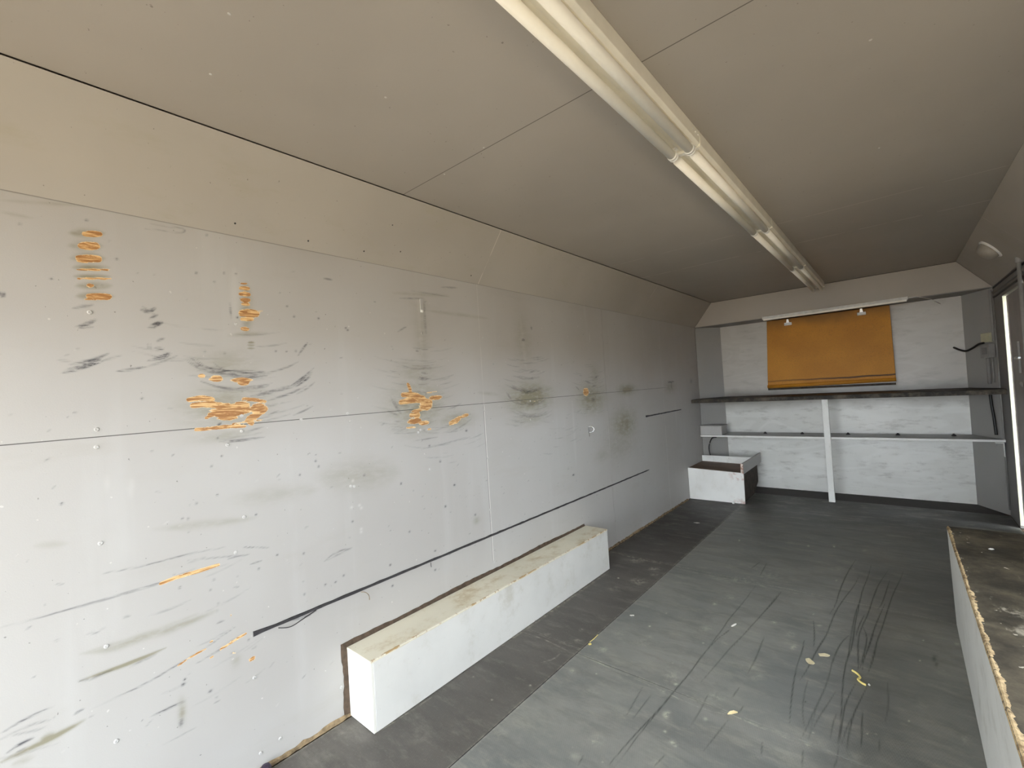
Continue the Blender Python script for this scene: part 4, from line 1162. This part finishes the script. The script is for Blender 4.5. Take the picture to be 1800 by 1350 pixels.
# ================================================================ ORANGE BOARD AND ITS HANGING STRIP
t = empty('hanging_board', (1.2, 5.66, 1.13), 'orange brown hardboard panel hanging above the dark shelf', 'board')
bm = bmesh.new()
q = [(0.668, 1.125), (1.757, 1.138), (1.750, 1.875), (0.699, 1.875)]
hexa(bm, [(x, 5.668 - (1.875 - z) * 0.03, z) for x, z in q], [(x, 5.686, z) for x, z in q])
bm_obj('panel', bm, MT['orange'], t, bevel=0.003)
bm = bmesh.new(); tube(bm, [(0.668, 5.644, 1.146), (1.758, 5.644, 1.158)], 0.018, 10)
bm_obj('rolled_bottom_edge', bm, MT['orange'], t, True)
bm = bmesh.new(); box(bm, 0.672, 1.755, 5.638, 5.684, 1.106, 1.126)
bm_obj('bottom_batten', bm, MT['dbrown'], t)['label'] = 'dark batten under the board'
for x, z, lab in ((0.905, 1.835, 'bulldog clip on the left of the orange board top'), (1.535, 1.845, 'bulldog clip on the right of the orange board top')):
    c = empty('bulldog_clip', (x, 5.65, z), 'shiny steel ' + lab, 'clip', 'bulldog clips on the orange board')
    bm = bmesh.new(); hexa(bm, [(x - 0.035, 5.648, z - 0.028), (x + 0.035, 5.648, z - 0.028), (x + 0.035, 5.652, z - 0.028), (x - 0.035, 5.652, z - 0.028)],
                           [(x - 0.034, 5.634, z - 0.006), (x + 0.034, 5.634, z - 0.006), (x + 0.034, 5.638, z - 0.006), (x - 0.034, 5.638, z - 0.006)])
    bm_obj('jaw', bm, MT['clip'], c)
    bm = bmesh.new(); tube(bm, [(x - 0.034, 5.640, z - 0.030), (x + 0.034, 5.640, z - 0.030)], 0.006, 8)
    bm_obj('jaw_roll', bm, MT['clip'], c)
    bm = bmesh.new(); hexa(bm, [(x - 0.014, 5.636, z - 0.006), (x + 0.014, 5.636, z - 0.006), (x + 0.014, 5.639, z - 0.006), (x - 0.014, 5.639, z - 0.006)],
                           [(x - 0.008, 5.628, z + 0.030), (x + 0.008, 5.628, z + 0.030), (x + 0.008, 5.631, z + 0.030), (x - 0.008, 5.631, z + 0.030)])
    bm_obj('handle', bm, MT['clip'], c)
t = empty('strip_light', (1.3, 5.37, 1.87), 'slim white strip lamp fixed along the bottom edge of the front header', 'lamp')
bm = bmesh.new(); hexa(bm, [(0.715, 5.356, 1.868), (0.715, 5.398, 1.866), (0.715, 5.398, 1.896), (0.715, 5.372, 1.896)], [(1.880, 5.356, 1.872), (1.880, 5.398, 1.870), (1.880, 5.398, 1.900), (1.880, 5.372, 1.900)])
bm_obj('housing', bm, MT['cap'], t, bevel=0.002)
bm = bmesh.new(); hexa(bm, [(0.725, 5.362, 1.854), (0.725, 5.392, 1.854), (0.725, 5.392, 1.8655), (0.725, 5.362, 1.8675)], [(1.870, 5.362, 1.858), (1.870, 5.392, 1.858), (1.870, 5.392, 1.8695), (1.870, 5.362, 1.8715)])
bm_obj('diffuser', bm, MT['tube'], t)
bm = bmesh.new(); tube(bm, [(1.880, 5.38, 1.885), (1.94, 5.385, 1.890), (2.03, 5.50, 1.865), (2.10, 5.60, 1.82)], 0.0022, 6)
bm_obj('cord', bm, MT['cap'], t, True)

# ================================================================ TWIN TUBE BATTENS
XC = 1.230
def batten(y0, y1, label):
    t = empty('fluorescent_batten', (XC, (y0 + y1) / 2, ZC), label, 'lamp', 'twin tube battens in a line on the ceiling')
    prof = [(-0.055, ZC - 0.0005), (0.055, ZC - 0.0005), (0.055, ZC - 0.046), (0.043, ZC - 0.054), (0.015, ZC - 0.046), (0.0, ZC - 0.050), (-0.015, ZC - 0.046), (-0.043, ZC - 0.054), (-0.055, ZC - 0.046)]
    oprism('housing', [(XC + x, z) for x, z in prof], 1, y0 + 0.004, y1 - 0.004, MT['lampw'], t, 0.0015)
    for sx in (-0.030, 0.030):
        zt = ZC - 0.070
        bm = bmesh.new(); tube(bm, [(XC + sx, y0 + 0.006, zt), (XC + sx, y1 - 0.050, zt)], 0.0155, 18)
        tb = bm_obj('lamp_tube', bm, MT['tube'], t, True)
        for ye, d in ((y1 - 0.050, 1),):
            bm = bmesh.new(); lathe(bm, [(0.0165, 0), (0.0175, 0.004), (0.0175, 0.012), (0.014, 0.013), (0.014, 0.017), (0.0175, 0.018), (0.0175, 0.024), (0.012, 0.028)], (XC + sx, ye, zt), (0, d, 0), 18)
            bm_obj('end_cap', bm, MT['cap'], tb, True)
            ya = ye + d * 0.013
            bm = bmesh.new(); hexa(bm, [(XC + sx - 0.010, ya - 0.008, zt + 0.016), (XC + sx + 0.010, ya - 0.008, zt + 0.016), (XC + sx + 0.010, ya + 0.008, zt + 0.016), (XC + sx - 0.010, ya + 0.008, zt + 0.016)],
                                   [(XC + sx - 0.018, ya - 0.012, ZC - 0.048), (XC + sx + 0.018, ya - 0.012, ZC - 0.048), (XC + sx + 0.018, ya + 0.012, ZC - 0.048), (XC + sx - 0.018, ya + 0.012, ZC - 0.048)])
            bm_obj('tube_holder', bm, MT['cap'], t)
    obox('lamp_socket', XC - 0.046, XC + 0.046, y0 + 0.0045, y0 + 0.020, zt + 0.016, ZC - 0.0545, MT['cap'], t)
    # end plate and side screws
    obox('end_plate', XC - 0.0562, XC + 0.0562, y1 - 0.0038, y1 - 0.001, ZC - 0.056, ZC - 0.0005, MT['lampw'], t)
    for dy in (0.02, 0.045, 0.07):
        bm = bmesh.new(); lathe(bm, [(0.0035, 0), (0.003, 0.0015), (0.0, 0.002)], (XC + 0.0552, y1 - dy, ZC - 0.02), (1, 0, 0), 8)
        bm_obj('side_screw', bm, MT['cap'], t)
for y0, y1, l in ((0.45, 1.65, 'nearest and largest cream twin tube lamp, running out of the top of the frame'),
                  (1.65, 2.86, 'second twin tube lamp from the viewer along the ceiling'),
                  (2.86, 4.08, 'third twin tube lamp from the viewer along the ceiling'),
                  (4.08, 5.26, 'farthest twin tube lamp, ending beside the front header')):
    batten(y0, y1, l)

# ================================================================ DOME LAMP ON THE RIGHT SLOPE
c = Vector((2.296, 4.41, 2.0325)); nrm = Vector((-0.244, 0, -0.203)).normalized()
t = empty('dome_lamp', c, 'small round metal rimmed dome lamp on the right hand ceiling slope', 'lamp')
bm = bmesh.new(); lathe(bm, [(0.076, 0.0), (0.078, 0.010), (0.070, 0.016), (0.064, 0.014)], c, nrm, 32); bm_obj('rim', bm, MT['cap'], t, False)
bm = bmesh.new(); lathe(bm, [(0.066, 0.010), (0.064, 0.026), (0.056, 0.044), (0.042, 0.058), (0.022, 0.066), (0.0, 0.068)], c, nrm, 32); bm_obj('lens', bm, MT['lens'], t, True)

# ================================================================ DOOR AND RIGHT END
d = empty('door_1', (W + 0.05, 4.5, 0), None, None); d['kind'] = 'structure'
bm = bmesh.new(); hexa(bm, [(W + 0.004, DY0 + 0.01, 0.02), (W + 0.016, DY1 - 0.040, 0.02), (W + 0.052, DY1 - 0.044, 0.02), (W + 0.016, DY0 + 0.005, 0.02)],
                        [(W + 0.004, DY0 + 0.01, DZ - 0.01), (W + 0.016, DY1 - 0.040, DZ - 0.01), (W + 0.052, DY1 - 0.044, DZ - 0.01), (W + 0.016, DY0 + 0.005, DZ - 0.01)])
bm_obj('door_leaf', bm, MT['doorp'], d)
bm = bmesh.new(); hexa(bm, [(W + 0.011, DY1 - 0.090, 0.02), (W + 0.0145, DY1 - 0.041, 0.02), (W + 0.0175, DY1 - 0.0385, 0.02), (W + 0.016, DY1 - 0.088, 0.02)],
                        [(W + 0.011, DY1 - 0.090, DZ - 0.01), (W + 0.0145, DY1 - 0.041, DZ - 0.01), (W + 0.0175, DY1 - 0.0385, DZ - 0.01), (W + 0.016, DY1 - 0.088, DZ - 0.01)])
bm_obj('edge_trim', bm, MT['pinkedge'], d)
bm = bmesh.new(); tube(bm, [(W + 0.008, 4.64, 1.18), (W + 0.008, 4.64, 1.40)], 0.009, 10); bm_obj('latch_rod', bm, MT['greyp'], d)
bm = bmesh.new(); tube(bm, [(W - 0.004, 4.70, 1.285), (W - 0.006, 4.55, 1.285)], 0.008, 10); bm_obj('latch_handle', bm, MT['steel'], d)
for z in (1.10, 1.21, 1.36):
    bm = bmesh.new(); lathe(bm, [(0.022, 0), (0.022, 0.012), (0.012, 0.02), (0.0, 0.022)], (W + 0.020, 4.66, z), (-1, 0, 0), 14); bm_obj('latch_boss', bm, MT['greyp'], d)
tag(obox('trim_1', W + 0.0005, W + 0.058, DY1 - 0.004, DY1 - 0.0003, 0.02, DZ - 0.003, MT['jamb']), kind='structure')
# rubber seals and profiles over the doorway, running along the right wall
for i, (z, r, m) in enumerate(((1.872, 0.006, 'rubber'), (1.835, 0.010, 'dpaint'), (1.795, 0.007, 'rubber'))):
    o = otube('trim_%d' % (i + 2), [(W - r * 0.5, 3.6, z), (W - r * 0.5, YH - 0.03, z)], r, MT[m], None, 8); tag(o, kind='structure')
tag(otube('trim_5', [(W - 0.006, YH - 0.004, 0.05), (W - 0.006, YH - 0.004, ZS - 0.03)], 0.006, MT['greyp'], None, 8), kind='structure')
t = empty('grab_pole', (2.388, 4.25, 0.0), 'grey vertical steel pole at the right frame edge before the door', 'pole')
otube('pole', [(2.388, 4.25, 0.012), (2.388, 4.25, 1.925)], 0.011, MT['greyp'], t, 14)
bm = bmesh.new(); lathe(bm, [(0.017, 0), (0.017, 0.03), (0.014, 0.035)], (2.388, 4.25, 1.885), (0, 0, 1), 14); bm_obj('top_socket', bm, MT['greyp'], t)
bm = bmesh.new(); lathe(bm, [(0.016, 0), (0.016, 0.008), (0.012, 0.012)], (2.388, 4.25, 0.001), (0, 0, 1), 14); bm_obj('base_flange', bm, MT['greyp'], t)

# right bay corner: junction box, socket, cables
def rd(x, off=0.0):   # point on the right diagonal panel, off metres in front of it
    f = (x - BX1) / (W - BX1); y = YB + (YH - YB) * f
    nx, ny = -(YB - YH), -(W - BX1); l = math.hypot(nx, ny)
    return Vector((x + nx / l * off, y + ny / l * off, 0))
def dbox(name, x0, x1, z0, z1, th, mat, parent=None, gap=0.002):
    a0, a1 = rd(x0, gap), rd(x1, gap); b0, b1 = rd(x0, th), rd(x1, th); bm = bmesh.new()
    hexa(bm, [(a0.x, a0.y, z0), (a1.x, a1.y, z0), (b1.x, b1.y, z0), (b0.x, b0.y, z0)], [(a0.x, a0.y, z1), (a1.x, a1.y, z1), (b1.x, b1.y, z1), (b0.x, b0.y, z1)])
    return bm_obj(name, bm, mat, parent, bevel=0.003)
p = rd(2.36)
t = empty('junction_box', (p.x, p.y, 1.43), 'small cream square junction box in the right corner above the dark shelf', 'electrical box')
dbox('body', 2.343, 2.388, 1.435, 1.515, 0.016, MT['cream'], t); dbox('cover', 2.344, 2.387, 1.437, 1.513, 0.022, MT['cream'], t, 0.0165)
t = empty('power_socket', (2.385, 5.43, 1.3), 'grey square switch box just below the cream junction box', 'switch')
dbox('body', 2.352, 2.396, 1.305, 1.420, 0.045, MT['greyp'], t); dbox('rocker', 2.364, 2.386, 1.335, 1.39, 0.052, MT['dpaint'], t, 0.0455)
pts = [(2.215, 1.433), (2.235, 1.415), (2.262, 1.392), (2.295, 1.378), (2.33, 1.398), (2.36, 1.424), (2.385, 1.430)]
tag(otube('power_cable', spline([(rd(x, 0.062).x, rd(x, 0.062).y, z) for x, z in pts]), 0.0085, MT['black']), 'thick black cable looping left from the switch box in the right corner', 'cable')
bm = bmesh.new()
p = rd(2.370, 0.02); tube(bm, [(p.x, p.y, 1.085), (p.x, p.y, 1.302)], 0.012, 10)
p = rd(2.390, 0.02); tube(bm, [(p.x, p.y, 1.10), (p.x, p.y, 1.302)], 0.006, 8)
tag(bm_obj('conduit', bm, MT['greyp'], None, True), 'pale vertical conduit running down from the switch box to the dark shelf', 'conduit')
tag(otube('power_cable', spline([(rd(2.374, 0.03).x, rd(2.374, 0.03).y, 1.010), (rd(2.378, 0.03).x, rd(2.378, 0.03).y, 0.90), (rd(2.384, 0.03).x, rd(2.384, 0.03).y, 0.80), (rd(2.388, 0.03).x, rd(2.388, 0.03).y, 0.66)]), 0.010, MT['black']), 'black cable in the right corner running between the two shelves', 'cable')
p = rd(2.345, 0.0); bm = bmesh.new(); lathe(bm, [(0.010, 0), (0.010, 0.005), (0.005, 0.009), (0.0, 0.01)], (p.x, p.y, 1.325), (-(YB - YH), -(W - BX1), 0), 12)
tag(bm_obj('bolt', bm, MT['steel']), 'shiny bolt head beside the grey switch box in the right corner', 'bolt')
p0, p1 = rd(2.398, 0.012), rd(2.399, 0.012)
tag(otube('trunking', [(p0.x, p0.y, 1.44), (p1.x, p1.y, 1.86)], 0.009, MT['greyp'], None, 8), 'thin grey trunking rising from the junction box to the header', 'conduit')

# ================================================================ THINGS ON THE LEFT WALL
def rag_strip(name, y0, y1, z0, z1, h0, h1, label, seed, fat=0.0):
    r = np.random.RandomState(seed); bm = bmesh.new(); prev = None; y = y0
    while True:
        f = (y - y0) / (y1 - y0); z = z0 + (z1 - z0) * f; h = (h0 + (h1 - h0) * f) * (1 + r.uniform(-0.18, 0.18)) + fat * math.exp(-((y - y0) / 0.03) ** 2)
        if f > 0.985: h *= 0.6
        zz = z + r.uniform(-0.0008, 0.0008); tk = min(h * 0.8, 0.006)
        cur = [bm.verts.new(p) for p in ((0.0004, y, zz - h / 2), (tk, y, zz - h / 3), (tk, y, zz + h / 3), (0.0004, y, zz + h / 2))]
        if prev:
            for a in range(4): bm.faces.new((prev[a], prev[(a + 1) % 4], cur[(a + 1) % 4], cur[a]))
        else: bm.faces.new(cur)
        prev = cur
        if y >= y1: break
        y = min(y1, y + r.uniform(0.02, 0.05))
    bm.faces.new(prev[::-1])
    return tag(bm_obj(name, bm, MT['rubber']), label, 'rubber strip')
st = rag_strip('rubber_strip', 0.577, 3.895, 0.476, 0.478, 0.0125, 0.010, 'long thin dark rubber strip along the left wall above the white box', 3, 0.007)
bm = bmesh.new(); tube(bm, spline([(0.003, 0.992, 0.468), (0.010, 1.008, 0.462), (0.012, 1.022, 0.445), (0.006, 1.028, 0.422)]), 0.0013, 6); bm_obj('loose_thread', bm, MT['tan'], st, True)
bm = bmesh.new(); tube(bm, spline([(0.003, 0.66, 0.463), (0.010, 0.70, 0.452), (0.008, 0.75, 0.461), (0.003, 0.80, 0.470)]), 0.0016, 6); bm_obj('loose_thread', bm, MT['rubber'], st, True)
bm = bmesh.new(); tube(bm, [(0.003, 1.365, 0.468), (0.003, 1.366, 0.446)], 0.0013, 6); bm_obj('loose_thread', bm, MT['rubber'], st, True)
rag_strip('rubber_strip', 3.904, 4.793, 0.965, 0.965, 0.014, 0.010, 'short thin black strip on the left wall near the dark shelf end', 5, 0.004)
t = empty('wall_hook', (0.0, 2.90, 0.95), 'small shiny metal hook on the left wall right of the worn patches', 'hook')
bm = bmesh.new(); prism(bm, [(2.885, 0.975), (2.905, 0.978), (2.903, 0.905), (2.896, 0.895)], 0, 0.0008, 0.004); bm_obj('plate', bm, MT['steel'], t)
bm = bmesh.new(); tube(bm, spline([(0.004, 2.896, 0.972), (0.020, 2.905, 0.974), (0.034, 2.915, 0.958), (0.030, 2.912, 0.938), (0.014, 2.902, 0.930), (0.006, 2.898, 0.935)]), 0.0035, 8); bm_obj('ring', bm, MT['steel'], t, True)
t = empty('hinge_plate', (0.0, 1.40, 1.73), 'little painted metal plate with a painted-in glint high on the left wall', 'bracket')
bm = bmesh.new(); prism(bm, [(1.392, 1.700), (1.408, 1.700), (1.408, 1.755), (1.392, 1.755)], 0, 0.0008, 0.005); bm_obj('plate', bm, MT['gbox'], t)
bm = bmesh.new(); prism(bm, [(1.394, 1.688), (1.406, 1.688), (1.406, 1.6995), (1.394, 1.6995)], 0, 0.0008, 0.007); bm_obj('glint_tip', bm, MT['cap'], t)['label'] = 'white painted-in glint'
bm = bmesh.new(); lathe(bm, [(0.016, 0.0), (0.018, 0.004), (0.018, 0.022), (0.013, 0.030), (0.0, 0.032)], (0.030, 0.585, 0.001), (0, 0, 1), 18)
tag(bm_obj('rubber_stopper', bm, MT['purple'], None, False), 'dark purple round stopper on the floor against the left wall', 'stopper')

# ================================================================ DEBRIS ON THE FLOOR
def flake(name, cx, cy, pts, mat, label, cat, th=0.002, lift=0.002, curl=0.006):
    bm = bmesh.new(); n_ = len(pts)
    top = [bm.verts.new((cx + x, cy + y, 0.0015 + th + lift * abs(math.sin(i * 2.1)) + curl * (x * x + y * y) / 0.0009 * 0.3)) for i, (x, y) in enumerate(pts)]
    bot = [bm.verts.new((v.co.x, v.co.y, max(0.0012, v.co.z - th))) for v in top]
    ct = bm.verts.new((cx, cy, 0.0015 + th)); cb = bm.verts.new((cx, cy, 0.0012))
    for i in range(n_):
        j = (i + 1) % n_
        bm.faces.new((top[i], top[j], ct)); bm.faces.new((bot[j], bot[i], cb)); bm.faces.new((top[i], bot[i], bot[j], top[j]))
    return tag(bm_obj(name, bm, mat), label, cat)
def rnd_outline(rx, ry, seed, n_=10, rot=0.0, j=0.25):
    r = np.random.RandomState(seed); o = []
    for i in range(n_):
        a = 2 * math.pi * i / n_; k = 1 + r.uniform(-j, j); x, y = rx * k * math.cos(a), ry * k * math.sin(a)
        o.append((x * math.cos(rot) - y * math.sin(rot), x * math.sin(rot) + y * math.cos(rot)))
    return o
flake('dry_leaf', 1.400, 2.312, rnd_outline(0.016, 0.024, 2, 11, 0.5), MT['leaf'], 'pale ragged leaf scrap, left of the two near the black scratches', 'leaf')
flake('dry_leaf', 1.442, 2.399, rnd_outline(0.022, 0.012, 4, 10, 0.5, 0.15), MT['leaf'], 'pale oval leaf, right of the two near the black scratches', 'leaf')
tag(otube('straw', spline([(1.548, 2.335, 0.006), (1.566, 2.318, 0.007), (1.576, 2.298, 0.006), (1.570, 2.278, 0.006), (1.582, 2.262, 0.006), (1.596, 2.255, 0.006)]), 0.0042, MT['yellow'], None, 8), 'bright yellow curled scrap lying on the black scratches', 'scrap')
flake('white_crumb', 1.605, 2.268, rnd_outline(0.004, 0.005, 6, 7), MT['wchip'], 'tiny white crumb touching the yellow curled scrap', 'crumb')
tag(otube('wood_sliver', spline([(1.050, 2.425, 0.006), (1.058, 2.440, 0.008), (1.063, 2.462, 0.006)]), [0.003] * 3 + [0.0045] * 7 + [0.003] * 3, MT['wchip'], None, 8), 'small cream curved sliver in the middle of the floor', 'scrap')
flake('wood_chip', 1.216, 1.790, [(-0.012, -0.012), (0.0, -0.010), (0.010, 0.004), (0.016, 0.018), (0.004, 0.012), (-0.006, 0.0)], MT['straw'], 'yellow wood chip standing on the pale cross seam', 'scrap', 0.004, 0.006)
flake('wood_chip', 0.541, 1.888, rnd_outline(0.009, 0.008, 9, 8), MT['yellow'], 'yellowish chip at the mat seam beside the long white box', 'scrap', 0.003)
tag(otube('straw', spline([(0.531, 1.905, 0.004), (0.533, 1.94, 0.004), (0.531, 1.985, 0.004)]), 0.0016, MT['yellow'], None, 6), 'thin yellow straw lying in the mat seam', 'straw')
flake('white_chip', 0.588, 2.257, rnd_outline(0.012, 0.006, 12, 9, 0.4), MT['wchip'], 'white paint flake on the grey sheet near the long white box end', 'paint flake')
flake('white_chip', 0.345, 4.05, rnd_outline(0.022, 0.008, 13, 8, 0.3), MT['wchip'], 'white sliver on the dark strip far behind the long white box', 'paint flake')
flake('white_chip', 2.02, 2.72, rnd_outline(0.010, 0.006, 14, 8, 0.3), MT['wchip'], 'white flake lying on the dark top of the right box', 'paint flake')
bpy.data.objects[[o.name for o in bpy.data.objects if o.get('label', '').startswith('white flake lying')][0]].location.z = RH

# ================================================================ OUTSIDE
tag(obox('ground', -40, 40, -40, 40, -0.75, -0.70, MT['yard']), kind='structure')
bm = bmesh.new(); r = np.random.RandomState(5)
bmesh.ops.create_icosphere(bm, subdivisions=5, radius=1.0)
for v in bm.verts:
    k = 1 + r.uniform(-0.10, 0.10); v.co = Vector((v.co.x * 6 * k + 7.5, v.co.y * 1.2 * k + 14, max(-0.70, v.co.z * 3.6 * k)))
tag(bm_obj('hedge', bm, MT['grass']), 'green hedge outside beyond the door gap', None, None, 'stuff')
